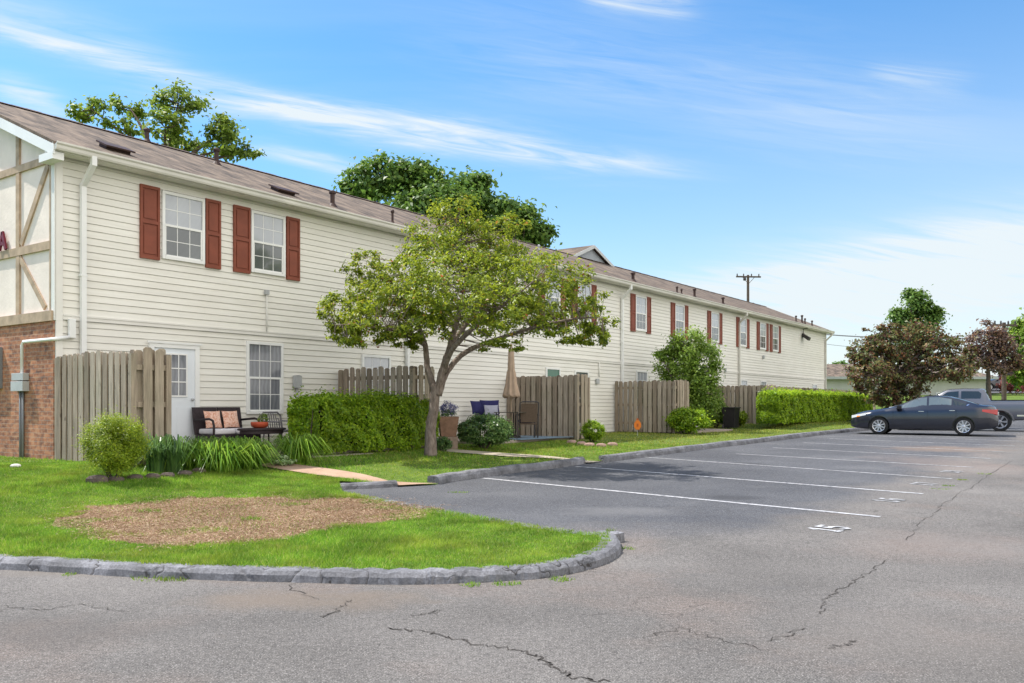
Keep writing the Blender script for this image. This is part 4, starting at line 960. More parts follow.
simple_tree('shade_tree', 'sparse open tree rising over the near end of the roof', 165, 420, 30, (165,175),
    [(92,110,22,12,0,10),(130,108,16,18,1,10),(178,104,26,16,0,20),(165,128,24,16,-1,16),(225,133,26,16,0,20),(190,145,26,14,1,14),(248,153,14,8,0,7),(120,128,22,10,0,8),(215,152,30,10,0,10)], LEAF_BACK, .17, .95, zb=.3, tr=.26, tight=.28)
simple_tree('shade_tree', 'dense dark green tree showing above the middle of the roof', 440, 420, 42, (440,250),
    [(378,180,34,22,0,44),(415,178,26,18,0,30),(360,192,22,12,0,16),(460,200,40,26,1,60),(505,215,32,18,0,36),(535,235,22,14,0,26),(430,210,50,26,-1,50),(490,235,50,20,0,40),(440,190,14,10,0,10),(475,183,20,9,0,14)], LEAF_OAK, .26, 1.5, zb=.3, tr=.35, tight=.26)
simple_tree('plum_tree', 'wide bronze and olive leaved tree behind the front of the dark sedan', 897, 410, 41, (896,370),
    [(880,355,30,22,0,60),(905,345,34,22,1,60),(870,375,26,18,-1,44),(905,378,26,24,0,50),(940,345,26,20,0,44),(950,368,28,14,-1,36),(925,372,26,12,1,26),(885,335,24,12,0,26),(965,360,16,18,0,20),(890,398,24,14,0,30),(856,352,10,7,0,6)], LEAF_PLUM, .16, 1.0, tr=.22, tight=.16, per=42)
simple_tree('plum_tree', 'thin purple brown leaved tree on the grass beside the distant parked cars', 989, 397, 56, (988,365),
    [(985,345,22,14,0,24),(1000,360,20,12,0,24),(975,358,16,14,0,18),(1005,345,14,14,0,16),(990,330,14,8,0,8),(1012,368,10,8,0,8)], LEAF_PLUM2, .24, 1.2, tr=.2, tight=.28)
simple_tree('pear_tree', 'tall rounded green tree towering over the bronze leaved tree', 917, 400, 62, (915,345),
    [(915,305,17,14,0,26),(902,318,15,12,0,20),(928,322,17,14,0,26),(915,338,26,16,0,36),(910,295,8,8,0,8),(921,298,8,7,1,8),(934,310,8,7,0,6)], LEAF_OAK, .24, 1.3, tr=.3, tight=.3)
simple_tree('maple_tree', 'bright green tree cropped by the right edge above distant red shrubs', 1035, 400, 62, (1035,365),
    [(1022,345,14,20,0,30),(1035,335,22,22,0,44),(1020,372,14,14,0,24),(1040,365,24,20,0,40),(1018,330,8,8,0,8)], LEAF_MID, .32, 1.5, tr=.3)
simple_tree('distant_tree', 'small round treetop peeking over the low brown roof', 838, 400, 120, (838,375), [(838,367,10,5,0,20)], LEAF_OAK, .5, 1.2, tr=.3, per=40)
simple_tree('distant_tree', 'small pale green tree beside the low building under the bronze tree', 868, 400, 56, (868,372), [(868,355,8,10,0,16),(872,350,9,8,1,10)], LEAF_MID, .26, 1.2, tr=.15, per=40)

# ------------------------------------------------------------------ shrubs
b = gp(690, 432, zL); Y = b.y
def B2(px, py, dy=0): return at(px, py, Y+dy)
s_ = Y/F
tree('shrub_tree', 'upright bushy small green tree in front of the middle fence', 'tree', b,
     [([b, B2(690,410), B2(689,380), B2(690,350)], [.06,.05,.04,.02]), ([B2(690,415), B2(678,390,-.2), B2(668,370,-.3)], [.04,.03,.012]), ([B2(690,410), B2(702,385,.2), B2(712,360,.3)], [.04,.03,.012])],
     [(B2(690,345), (20*s_,.6,18*s_), 34), (B2(677,365), (20*s_,.6,20*s_), 34), (B2(703,362), (18*s_,.6,20*s_), 34), (B2(686,388), (26*s_,.7,20*s_), 50), (B2(704,390), (18*s_,.6,22*s_), 34), (B2(690,405), (24*s_,.7,14*s_), 34), (B2(668,354), (12*s_,.4,8*s_), 10)],
     LEAF_MID, leaf=.1, dens=1.6, twig_r=.006, clump_tight=.26)
hb = toB(*at(292, 430, 16.75)[:2]); he = toB(*at(436, 430, 19.7)[:2])
hx1 = toB(*at(430, 430, 19.6)[:2])[0]; hx0 = hb[0]
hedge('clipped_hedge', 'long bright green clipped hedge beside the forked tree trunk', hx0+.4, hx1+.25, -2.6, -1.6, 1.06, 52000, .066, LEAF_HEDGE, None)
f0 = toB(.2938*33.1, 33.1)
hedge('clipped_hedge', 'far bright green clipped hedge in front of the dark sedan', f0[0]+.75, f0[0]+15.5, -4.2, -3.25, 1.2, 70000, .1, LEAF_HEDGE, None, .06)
def bpx(name, label, px, pyb, pyt, wpx, mat, n, leaf, clumps=60, asp=.55, dy=0, tight=.2, low=.8, cat='shrub', shell=.7, group=None):
    b = gp(px, pyb, zL); s = (b.y)/F; h = (pyb-pyt)*s; c = b+Vector((0, 0, h*.52)); b.z -= .01
    return bush(name, label, cat, b, c, (wpx*s*.44, wpx*s*.42, h*.46), mat, n, leaf, clumps, asp=asp, tight=tight, low=low, shell=shell, group=group)
bpx('golden_shrub', 'round yellow green feathery shrub in front of the near wooden fence', 114, 480, 416, 66, LEAF_GOLD, 34000, .035, 110, .3, tight=.2, shell=.5)
bpx('dark_shrub', 'low mounded dark green shrub hiding the patio seat cushions', 484, 449, 415, 62, LEAF_DARK, 12000, .06, 120, tight=.14)
bpx('topiary_shrub', 'small round clipped shrub ringed by edging stones', 593, 443, 420, 26, LEAF_HEDGE, 7000, .045, 120, tight=.12)
bpx('low_shrub', 'light yellow green shrub at the foot of the small bushy tree', 688, 434, 409, 42, LEAF_HEDGE, 7000, .09, 70)
bpx('low_shrub', 'loose olive shrub just right of the small bushy tree', 716, 428, 399, 24, LEAF_MID, 4000, .1, 50)
bpx('low_shrub', 'small rounded yellow green shrub beside the black bin', 738, 427, 411, 19, LEAF_GOLD, 3000, .09, 40)
bpx('low_shrub', 'tiny dark green shrub at the foot of the brown flower planter', 443, 452, 437, 17, LEAF_DARK, 2500, .05, 40)
bpx('red_shrub', 'row of red leaved shrub by the distant parked cars', 1016, 407.5, 372, 30, leafmat('leaf_red', [(0,(.15,.03,.03)),(1,(.3,.07,.06))], .2), 3000, .3, 40) if False else None
rb = at(1016, 390, 74); rb.z = zA(rb.x, rb.y); bush('red_shrub', 'dull red shrub at the right edge beyond the distant cars', 'shrub', rb, rb+Vector((0,0,1.1)), (1.4,1.0,1.1), leafmat('leaf_red', [(0,(.15,.04,.04)),(1,(.3,.09,.07))], .2), 2500, .22, 40)
# daylilies
b = gp(165, 474, zL); blades('daylily_clump', 'dark spiky leaved clump between the golden shrub and the fence end', 'plant', b, .32, .25, 330, .6, .011, LEAF_BLADE2, arch=.6, cent=[(-.12,0),(.1,.1)])
b = gp(205, 470, zL); blades('daylily_clump', 'dense arching daylily foliage under the white door', 'plant', b, .6, .38, 900, .56, .011, LEAF_BLADE, cent=[(-.3,0),(0,.05),(.25,.0),(-.5,-.05)])
b = gp(238, 467, zL); blades('daylily_clump', 'dense arching daylily foliage in front of the loveseat', 'plant', b, .5, .4, 900, .52, .011, LEAF_BLADE, cent=[(-.25,0),(.05,.1),(-.05,.3),(.15,.0)])
b = gp(296, 463, zL); blades('daylily_clump', 'small light green daylily clump at the left end of the long hedge', 'plant', b, .38, .28, 420, .56, .011, LEAF_BLADE)
bpx('hosta', 'low white edged leafy plant beside the footpath start', 283, 466, 456, 22, leafmat('leaf_variegated', [(0,(.1,.2,.06)),(.6,(.3,.42,.2)),(1,(.6,.65,.45))], .3), 900, .06, 30, cat='plant')
# edging stones
STONE = noisy('edging_stone', (.11,.085,.075), .9, 9, .4, bump=.6)
def stone(px, py, r, lab, grp, zf=zL, sx=1.5, tint=STONE):
    p = gp(px, py, zf); m_ = MB(); n = 9
    pr = [(.75, -.03), (1, .02), (.97, r*.7), (.7, r*1.05), (.3, r*1.15)]
    vs = []
    for rr, h_ in pr:
        for k in range(n): a = 6.283*k/n; q = r*rr*(1+.15*math.sin(k*2.1+px)); vs.append((math.cos(a)*q*sx, math.sin(a)*q, h_))
    m_.add(vs, [(i*n+k, i*n+(k+1)%n, (i+1)*n+(k+1)%n, (i+1)*n+k) for i in range(4) for k in range(n)]+[tuple(4*n+k for k in range(n))])
    o = m_.build('edging_stone', tint, smooth=False); o.location = p; o.rotation_euler = (0,0,random.uniform(-.3,.3)+.3); tag(o, lab, 'stone', grp); return o
for i, (px, py) in enumerate(((98,483),(116,482),(135,480),(152,479),(168,478),(184,476),(199,473),(213,470))):
    lab = ['larger rough grey edging block at the left end under the golden shrub', 'dark edging block under the middle of the golden shrub', 'dark edging block under the right edge of the golden shrub', 'dark edging block just right of the golden shrub', 'dark edging block below the spiky dark leaves', 'middle edging block below the gap between the two leaf clumps', 'second to last edging block below the arching daylilies', 'last edging block at the right end below the daylilies'][i]
    stone(px, py, .075 if i else .1, lab, 'edging blocks of the planted border')
for i, (px, py) in enumerate(((572,443.5),(581,445),(590,446.5),(601,447),(612,446))):
    stone(px, py, .085, ['leftmost pinkish stone of the ring round the small topiary shrub', 'second stone from the left in the ring round the topiary', 'stone directly in front of the small topiary shrub', 'stone just right of the middle in front of the topiary', 'rightmost brown stone of the ring round the topiary shrub'][i], 'stones ringing the topiary', tint=noisy('pink_stone', (.36,.24,.2), .9, 6, .3), sx=1.7)
p = gp(50, 470, zL); stone(16, 467.5, .05, 'flat white stone lying on the lawn near the brick wall', None, tint=noisy('pale_stone', (.7,.67,.62), .8, 6, .1))

# ------------------------------------------------------------------ patio furniture
IRON = noisy('black_wicker', (.035,.025,.028), .6, 20, .3, bump=.4)
CUSH = noisy('cushion_white', (.68,.66,.68), .9, 12, .06)
PEACH = Mat('peach_fabric', (.72,.38,.28), .9); PEACH.color(PEACH.ramp(PEACH.noise(26, 3, None, .6, .8), [(.4, (.62,.3,.2)), (.56, (.8,.55,.44))])); PEACH = PEACH.m
NAVY = noisy('navy_fabric', (.03,.03,.11), .9, 12, .2)
GREYC = noisy('grey_fabric', (.42,.42,.5), .9, 12, .1)
def pillow(name, label, c, rz, tilt, w_, h_, th, mat, group=None, cat='pillow'):
    m_ = MB(); n = 8; vs = []; fs = []
    for s in (1, -1):
        for j in range(n+1):
            for i in range(n+1):
                u, v = i/n*2-1, j/n*2-1; pin = 1-.1*(abs(u)**2*(1-abs(v)**2)+abs(v)**2*(1-abs(u)**2))*0
                k = max(0, (1-u**4)*(1-v**4))**.5; sh = 1-.07*(1-abs(v)**3)*abs(u)**4 
                vs.append((u*w_/2*(1-.07*(1-v*v)), s*th/2*k, v*h_/2*(1-.07*(1-u*u))))
    N1 = (n+1)**2
    for s in (0, 1):
        for j in range(n):
            for i in range(n):
                q = s*N1+j*(n+1)+i; fs.append((q, q+1, q+n+2, q+n+1) if s else (q, q+n+1, q+n+2, q+1))
    m_.add(vs, fs); o = m_.build(name, mat, smooth=True, fixn=True)
    o.location = c; o.rotation_euler = (tilt, 0, rz); tag(o, label, cat, group); return o
# loveseat
def lvx(px, d): # building x of a pixel at distance d in front of facade
    k = (px-512)/F; bx, by = CX+DY*d, CY-DX*d; return (k*by-bx)/(DX-DY*k)
lx0, lx1 = lvx(203.5, .5), lvx(251, .5)
L = lx1-lx0; lp = BW((lx0+lx1)/2, -.5, -.015)
sofa = empty('loveseat', lp, RZ); tag(sofa, 'black wicker loveseat with white seat cushions against the cream siding', 'loveseat')
h = L/2
m_ = MB(); m_.box(-h, h, -.28, .28, .26, .32); m_.box(-h, h, -.30, -.27, .14, .32); m_.build('seat', IRON, sofa, bevel=.008)
m_ = MB(); m_.prism([(.26,.30),(.30,.30),(.40,.86),(.36,.86)], -h, -.015, 'x'); m_.prism([(.26,.30),(.30,.30),(.40,.86),(.36,.86)], .015, h, 'x'); m_.build('backrest', IRON, sofa)
for s in (-1, 1):
    m_ = MB(); m_.tube([(s*(h-.02),-.3,.0),(s*(h-.02),-.31,.5),(s*(h-.02),-.27,.6),(s*(h-.02),-.15,.63),(s*(h-.02),.3,.6)], .024, 8); m_.build('armrest', IRON, sofa, smooth=True)
    m_ = MB(); m_.tube([(s*(h-.03),.26,.0),(s*(h-.03),.28,.3)], .02, 8); m_.build('leg', IRON, sofa, smooth=True)
    m_ = MB(); a, b_ = (s*.02, s*(h-.05)); m_.box(min(a,b_), max(a,b_), -.29, .24, .322, .43); m_.build('seat_cushion', CUSH, sofa, bevel=.03, smooth=True)
for q, lab in ((-.28, 'peach patterned pillow on the left half of the loveseat'), (.14, 'peach patterned pillow near the middle of the loveseat')):
    c = BW((lx0+lx1)/2+q*1.0, -.5+.1, .60); pillow('throw_pillow', lab, c, RZ+.08*q, R(-16), .38, .36, .14, PEACH, 'pillows on the loveseat')
# coffee table, pot, chair beside
tx = lvx(262, 1.25); tp = BW(tx, -1.25, -.015); ct = empty('coffee_table', tp, RZ); tag(ct, 'low oval black wicker coffee table in front of the loveseat', 'table')
m_ = MB(); m_.lathe([(.36,.40),(.38,.41),(.38,.435),(.36,.445)], n=28); o = m_.build('tabletop', IRON, ct, smooth=False); o.scale = (1.45,.8,1)
m_ = MB(); m_.lathe([(.33,.33),(.34,.34),(.34,.398)], n=28); o = m_.build('apron', IRON, ct); o.scale = (1.45,.8,1)
for a in (45,135,225,315): m_ = MB(); x_, y_ = .42*math.cos(R(a)), .24*math.sin(R(a)); m_.tube([(x_,y_,.36),(x_*1.08,y_*1.08,0)], .016, 8); m_.build('leg', IRON, ct)
pp = BW(tx-.02, -1.2, .43); pot = empty('plant_pot', pp, 0); tag(pot, 'shallow orange red bowl with a small green plant on the black table', 'plant pot')
m_ = MB(); m_.lathe([(.1,0),(.16,.03),(.175,.09),(.165,.12),(.15,.12),(.14,.09)], n=20); m_.build('bowl', noisy('terracotta', (.45,.08,.035), .5, 8, .15), pot, smooth=True)
P, O, K = blob_points((0.06,0,.19), (.09,.08,.09), 260, 20); fast_mesh('foliage', leafcloud(P, O, .04), 4, LEAF_MID, pot)
cxx = lvx(281, .8); cp = BW(cxx, -.8, -.015); ch = empty('wicker_chair', cp, RZ+.1); tag(ch, 'weathered grey slatted chair between the coffee table and the hedge', 'chair')
GW = noisy('grey_wicker', (.2,.19,.2), .8, 20, .25)
m_ = MB()
for k in range(9): q = -.25+k*.0625; m_.tube([(q,.22,.35),(q,.27,.62),(q,.3,.74-.0016*(k-4)**2*8)], .011, 6)
m_.tube([(-.27,.22,.35),(-.27,.29,.68),(-.2,.31,.75),(.2,.31,.75),(.27,.29,.68),(.27,.22,.35)], .018, 8); m_.build('backrest', GW, ch)
m_ = MB(); m_.box(-.27,.27,-.25,.25,.34,.38); m_.build('seat', GW, ch, bevel=.01)
for a, b_ in ((-.25,-.23),(.25,-.23),(.25,.23),(-.25,.23)): m_ = MB(); m_.tube([(a,b_,.35),(a*1.1,b_*1.1,0)], .016, 8); m_.build('leg', GW, ch)
for s in (-1,1): m_ = MB(); m_.tube([(s*.27,-.23,.36),(s*.28,-.24,.55),(s*.28,.27,.57)], .016, 8); m_.build('armrest', GW, ch)
# second patio: umbrella, table, chairs
ux = lvx(511, 1.5); up = BW(ux, -1.5, -.015)
um = empty('patio_umbrella', up, 0); tag(um, 'closed beige patio umbrella standing in front of the cream siding', 'umbrella')
m_ = MB(); m_.tube([(0,0,.0),(0,0,2.5)], .02, 10); m_.lathe([(.015,2.5),(.04,2.52),(.04,2.57),(.01,2.6)]); m_.build('pole', TIMBER, um)
BEIGE = noisy('beige_canvas', (.45,.33,.24), .9, 6, .12)
m_ = MB(); n = 28; prof = [(.04,2.5),(.075,2.42),(.085,2.15),(.095,1.93),(.09,1.9),(.11,1.8),(.14,1.5),(.2,1.2),(.215,1.12),(.17,1.14),(.03,1.3)]; vs = []
for r_, z in prof:
    for k in range(n): a = 6.283*k/n; rr = r_*(1+(.22 if z < 1.85 else .1)*math.cos(7*a)); vs.append((math.cos(a)*rr, math.sin(a)*rr, z+(.03*math.cos(7*a) if z < 1.3 else 0)))
m_.add(vs, [(i*n+k, i*n+(k+1)%n, (i+1)*n+(k+1)%n, (i+1)*n+k) for i in range(len(prof)-1) for k in range(n)]); m_.build('canopy', BEIGE, um, smooth=True)
m_ = MB(); m_.lathe([(.28,0),(.28,.05),(.1,.09),(.04,.2)]); m_.build('base', DARKMETAL, um)
ptb = empty('patio_table', up+Vector((.12,-.1,0)), RZ); tag(ptb, 'dark metal patio table standing under the closed umbrella', 'table')
m_ = MB(); 
m_.box(-.45,.45,-.4,.4,.70,.725); m_.build('tabletop', noisy('smoked_glass', (.09,.075,.06), .15, 6, .1), ptb, bevel=.008)
for a, b_ in ((-.4,-.35),(.4,-.35),(.4,.35),(-.4,.35)): m_ = MB(); m_.tube([(a,b_,.7),(a,b_,0)], .018, 8); m_.build('leg', DARKMETAL, ptb)
def pchair(name, label, loc, rz, grp, back):
    c = empty(name, loc, rz); tag(c, label, 'chair', grp)
    m_ = MB(); m_.box(-.24,.24,-.22,.24,.38,.41); m_.build('seat', back, c, bevel=.008)
    m_ = MB(); m_.prism([(.22,.44),(.24,.44),(.34,.95),(.32,.95)], -.22, .22, 'x'); m_.build('backrest', back, c)
    m_ = MB(); m_.tube([(-.26,.2,.0),(-.26,.23,.42),(-.255,.35,.97),(-.2,.36,1.0),(.2,.36,1.0),(.255,.35,.97),(.26,.23,.42),(.26,.2,0)], .017, 8); m_.build('back_frame', DARKMETAL, c, smooth=True)
    for s in (-1,1):
        m_ = MB(); m_.tube([(s*.27,-.26,0),(s*.27,-.25,.6),(s*.27,-.2,.65),(s*.27,.27,.64)], .016, 8); m_.build('armrest', DARKMETAL, c, smooth=True)
    return c
tp = toB(up.x+.12, up.y-.1)
p = at(527, 437, 0+ (up.y-.9)); a_ = gp(527, 438.5, lambda x, y: SLAB-.02)
ch1 = pchair('patio_chair', 'sling back patio chair turned away from the camera in front of the wooden fence', (a_.x, a_.y, SLAB-.015), R(180+10), 'chairs on the middle patio', noisy('brown_sling', (.13,.09,.065), .8, 30, .2))
pillow('seat_cushion', 'dark blue cushion on the patio chair turned away from the camera', (a_.x-.02, a_.y+.02, SLAB+.46), R(10), R(90), .46, .44, .12, NAVY, None, 'cushion')
b_ = at(487, 430, up.y+.35); ch2 = pchair('patio_chair', 'patio chair with navy cushions half hidden behind the dark shrub', (b_.x, b_.y, SLAB-.015), R(20), 'chairs on the middle patio', NAVY)
pillow('throw_pillow', 'dark navy pillow standing at the left of the half hidden patio chair', (b_.x-.26, b_.y+.12, SLAB+.83), R(30), R(-20), .42, .4, .14, NAVY)
pillow('throw_pillow', 'large navy pillow leaning on the back of the half hidden chair', (b_.x+.07, b_.y+.17, SLAB+.84), R(12), R(-18), .56, .42, .16, NAVY)
pillow('throw_pillow', 'pale grey pillow in front of the navy pillow behind the dark shrub', (b_.x+.12, b_.y+.0, SLAB+.74), R(12), R(-22), .4, .34, .14, GREYC)
rg = MB(); rg.box(-1.3,1.3,-.9,.9,0,.012); o = rg.build('outdoor_rug', noisy('blue_rug', (.16,.22,.27), .95, 25, .25)); q = BW(ux+.45, -1.55, -.013); o.location = q; o.rotation_euler = (0,0,RZ); tag(o, 'blue grey outdoor rug under the patio table and chair', 'rug')
# planter with lavender
pb = gp(443, 449, zL); pl = empty('flower_planter', (pb.x+.1, pb.y+.15, pb.z), .2); tag(pl, 'tall brown planter of purple lavender beside the tree trunk', 'planter')
s = pb.y/F
pm = MB(); vs = []
for (r_, z) in ((.17,.28),(.23,.74)):
    vs += [(-r_,-r_,z),(r_,-r_,z),(r_,r_,z),(-r_,r_,z)]
pm.add(vs, [(0,1,2,3),(4,5,6,7),(0,4,5,1),(1,5,6,2),(2,6,7,3),(3,7,4,0)]); pm.build('pot', noisy('planter_wood', (.26,.15,.1), .8, 8, .25), pl, bevel=.01)
pm = MB(); pm.box(-.2,.2,-.2,.2,-.1,.279); pm.build('stand', noisy('planter_stand', (.3,.22,.17), .8, 8, .2), pl)
V = []
LAV = leafmat('lavender', [(0,(.1,.1,.22)),(.6,(.2,.19,.42)),(1,(.36,.35,.6))], .2)
P, O, K = blob_points((0,0,.9), (.24,.2,.18), 1500, 50, .2); fast_mesh('flowers', leafcloud(P, O, .035, .4), 4, LAV, pl)
P, O, K = blob_points((0,0,.8), (.2,.18,.1), 500, 30, .2); fast_mesh('foliage', leafcloud(P, O, .05, .3), 4, LEAF_DARK, pl)
# orange garden stake
ob = gp(637.5, 436, zL); gs = empty('garden_stake', (ob.x, ob.y, ob.z), 0); tag(gs, 'orange round garden ornament on a thin stake in front of the fence', 'garden stake')
ORG = noisy('orange_plastic', (.75,.2,.02), .5, 6, .1)
m_ = MB(); m_.tube([(0,0,0),(0,0,.32)], .008, 6); m_.build('stake', GREYMETAL, gs)
m_ = MB(); m_.prism([(-.05,.2),(.05,.2),(.11,.29),(.11,.4),(.05,.5),(-.05,.5),(-.11,.4),(-.11,.29)], -.02, .02, 'y'); m_.build('disc', ORG, gs, bevel=.006)
m_ = MB(); m_.prism([(0,.5),(.05,.53),(0,.58),(-.05,.53)], -.012, .012, 'y'); m_.prism([(-.03,.3),(.03,.3),(.03,.4),(-.03,.4)], -.026, -.021, 'y'); m_.build('emblem', noisy('dark_orange', (.45,.1,.02), .5, 6, .1), gs)
# black bin by the fence
bb = gp(731, 429, zL); bn = empty('storage_bin', (bb.x, bb.y, bb.z), RZ); tag(bn, 'tall black wheeled bin standing against the grey fence', 'bin')
BLK = noisy('black_plastic', (.02,.018,.02), .5, 6, .2)
m_ = MB(); vs = []
for r_, z in ((.22,.05),(.27,.82)): vs += [(-r_,-r_,z),(r_,-r_,z),(r_,r_,z),(-r_,r_,z)]
m_.add(vs, [(0,1,2,3),(4,5,6,7),(0,4,5,1),(1,5,6,2),(2,6,7,3),(3,7,4,0)]); m_.build('body', BLK, bn, bevel=.015)
m_ = MB(); m_.box(-.29,.29,-.3,.29,.822,.87); m_.build('lid', BLK, bn, bevel=.015)
for s in (-1,1): m_ = MB(); m_.lathe([(.1,-.02),(.1,.02)], (s*.25,0,0), 14, 'y'); o = m_.build('wheel', DARKMETAL, bn); o.location = (0,.22,.09)

# ------------------------------------------------------------------ vehicles
def interp(P, x): return float(np.interp(x, [p[0] for p in P], [p[1] for p in P]))
def smooth_interp(P, x):
    w_ = [(-.06,.2),(-.03,.2),(0,.2),(.03,.2),(.06,.2)]; return sum(interp(P, x+a)*b for a, b in w_)
TYRE = noisy('tyre', (.02,.02,.02), .85, 20, .2); GLASS = Mat('car_glass', (.02,.028,.03), .04, 0, .9).m
GLASS2 = Mat('car_glass_pale', (.10,.13,.145), .05, 0, .9).m
RIM = Mat('alloy', (.6,.6,.62), .3, .8, .5).m; CHROME = Mat('chrome', (.75,.75,.77), .12, 1, .5).m; BLACKT = Mat('black_trim', (.015,.015,.017), .5).m
REDL = Mat('tail_lens', (.45,.02,.02), .15, 0, .7).m; HEADL = Mat('head_lens', (.65,.68,.7), .1, 0, .8).m; AMB = Mat('amber_lens', (.8,.25,.03), .2).m
def paint(name, col, metal=.4, rough=.28):
    m = Mat(name, col, rough, metal, .5); m.b.inputs['Coat Weight'].default_value = 1; m.b.inputs['Coat Roughness'].default_value = .04; return m.m
def vehicle(name, label, cat, spec, pt, group=None):
    """x = length (front at -), y = width, z up. spec: top profile, belt, halfwidth, roof half width, bottom, glass polygons, wheels"""
    root = empty(name); tag(root, label, cat, group)
    top, belt, hw_, roof, bot = spec['top'], spec['belt'], spec['hw'], spec['roof'], spec['bot']
    x0, x1 = top[0][0], top[-1][0]; n = 72; xs = [x0+(x1-x0)*(.5-.5*math.cos(math.pi*i/n))*.35+(x1-x0)*(i/n)*.65 for i in range(n+1)]
    def sec(x):
        zt = smooth_interp(top, x); zb = min(smooth_interp(belt, x), zt-.03); w_ = smooth_interp(hw_, x); wr = min(smooth_interp(roof, x), w_*.99); b = smooth_interp(bot, x)
        g_ = max(0, min(1, (zt-zb)/.25)); ze = zt-.035-.05*g_; ze = max(ze, zb+.005)
        sh = zb-.10
        H_ = zb-b; half = [(w_*.55,b), (w_*.9,b+.0), (w_*.975,b+H_*.1), (w_,b+H_*.3), (w_*1.005,b+H_*.52), (w_,b+H_*.8), (w_*.99,b+H_*.9), (w_*.955,zb)]
        wtop = w_*.93+(wr-w_*.93)*g_
        half += [(w_*.93+(wtop-w_*.93)*.5, zb+(ze-zb)*.5), (wtop, ze), (wtop*.93, ze+(zt-ze)*.55), (wtop*.6, zt-.006), (wtop*.25, zt)]
        return half, (zb, ze, w_*.93, wtop, zt)
    def yside(x, z):
        _, (zb, ze, a, b, zt) = sec(x); t = (z-zb)/max(ze-zb, .01); return a+(b-a)*min(max(t, 0), 1)
    vs = []; 
    for x in xs:
        h_, _ = sec(x); vs += [(x,y,z) for y, z in h_]+[(x,-y,z) for y, z in h_[::-1]]
    k = 26; fs = [(i*k+j, i*k+(j+1)%k, (i+1)*k+(j+1)%k, (i+1)*k+j) for i in range(n) for j in range(k)]
    fs += [tuple(range(k))[::-1], tuple(n*k+j for j in range(k))]
    mb = MB(); mb.add(vs, fs); body = mb.build('body', pt, root, smooth=True)
    # wheel arches cut out
    cut = MB()
    for (wx, r_) in spec['wheels']:
        for s in (-1, 1):
            W = spec['track']; ya, yb = sorted((s*(W-.28), s*(W+.4))); cut.lathe([(r_*1.13, ya), (r_*1.13, yb)], (wx,0,r_), 36, 'y')
    cu = cut.build('cutter', pt, fixn=True); bo = body.modifiers.new('b', 'BOOLEAN'); bo.object = cu; bo.operation = 'DIFFERENCE'; bo.solver = 'EXACT'; bo.use_self = True
    dg = bpy.context.evaluated_depsgraph_get(); me = bpy.data.meshes.new_from_object(body.evaluated_get(dg)); body.modifiers.clear(); body.data = me
    bpy.data.objects.remove(cu)
    me.shade_smooth() if hasattr(me, 'shade_smooth') else None
    try:
        bm = bmesh.new(); bm.from_mesh(me)
        for e in bm.edges:
            if len(e.link_faces) == 2 and e.calc_face_angle(0) > R(35): e.smooth = False
        bm.to_mesh(me); bm.free()
    except Exception: pass
    # side glass
    def patch_side(name, poly, mat, s, off=.006, par=root):
        pts = []; m_ = len(poly)
        bm = bmesh.new(); vv = [bm.verts.new((a, 0, b)) for a, b in poly]; f = bm.faces.new(vv); bmesh.ops.triangulate(bm, faces=[f])
        for q in np.arange(min(p[0] for p in poly)+.12, max(p[0] for p in poly), .12): bmesh.ops.bisect_plane(bm, geom=bm.verts[:]+bm.edges[:]+bm.faces[:], plane_co=(q,0,0), plane_no=(1,0,0))
        for v in bm.verts: v.co.y = s*(yside(v.co.x, v.co.z)+off)
        r_ = bmesh.ops.extrude_face_region(bm, geom=bm.faces[:])
        for v in r_['geom']:
            if isinstance(v, bmesh.types.BMVert): v.co.y -= s*.02
        bmesh.ops.recalc_face_normals(bm, faces=bm.faces)
        me_ = bpy.data.meshes.new(name); bm.to_mesh(me_); bm.free(); me_.materials.append(mat); o = bpy.data.objects.new(name, me_); COL.objects.link(o); o.parent = par; return o
    for s in (-1, 1):
        for poly, mt in spec['glass']: patch_side('side_window', poly, mt, s)
        for poly in spec.get('trim', []): patch_side('window_trim', poly, CHROME, s, .004)
        for hx_, hz_ in spec['handles']:
            m_ = MB(); yy = s*(smooth_interp(hw_, hx_)*.985); m_.box(hx_-.09, hx_+.09, min(yy-.01,yy+.03), max(yy-.01,yy+.03), hz_-.014, hz_+.014); m_.build('door_handle', CHROME if spec.get('chrome') else pt, root, bevel=.006)
        for dx_ in spec['doors']:
            m_ = MB(); zlo, zhi = smooth_interp(bot, dx_)+.1, smooth_interp(belt, dx_)-.05
            for q in range(6):
                a, b = zlo+(zhi-zlo)*q/6, zlo+(zhi-zlo)*(q+1)/6; yy = smooth_interp(hw_, dx_)*1.004; m_.box(dx_-.004, dx_+.004, min(s*(yy-.03), s*(yy+.001)), max(s*(yy-.03), s*(yy+.001)), a, b)
            m_.build('door_gap', BLACKT, root)
        mx_, mz_ = spec['mirror']; yy = s*(smooth_interp(hw_, mx_)); m_ = MB(); m_.prism([(mx_-.1,mz_-.07),(mx_+.08,mz_-.06),(mx_+.08,mz_+.06),(mx_-.05,mz_+.07)], min(yy-s*.06, yy+s*.16), max(yy-s*.06, yy+s*.16), 'y'); m_.build('side_mirror', BLACKT if spec.get('darkmirror') else pt, root, bevel=.02)
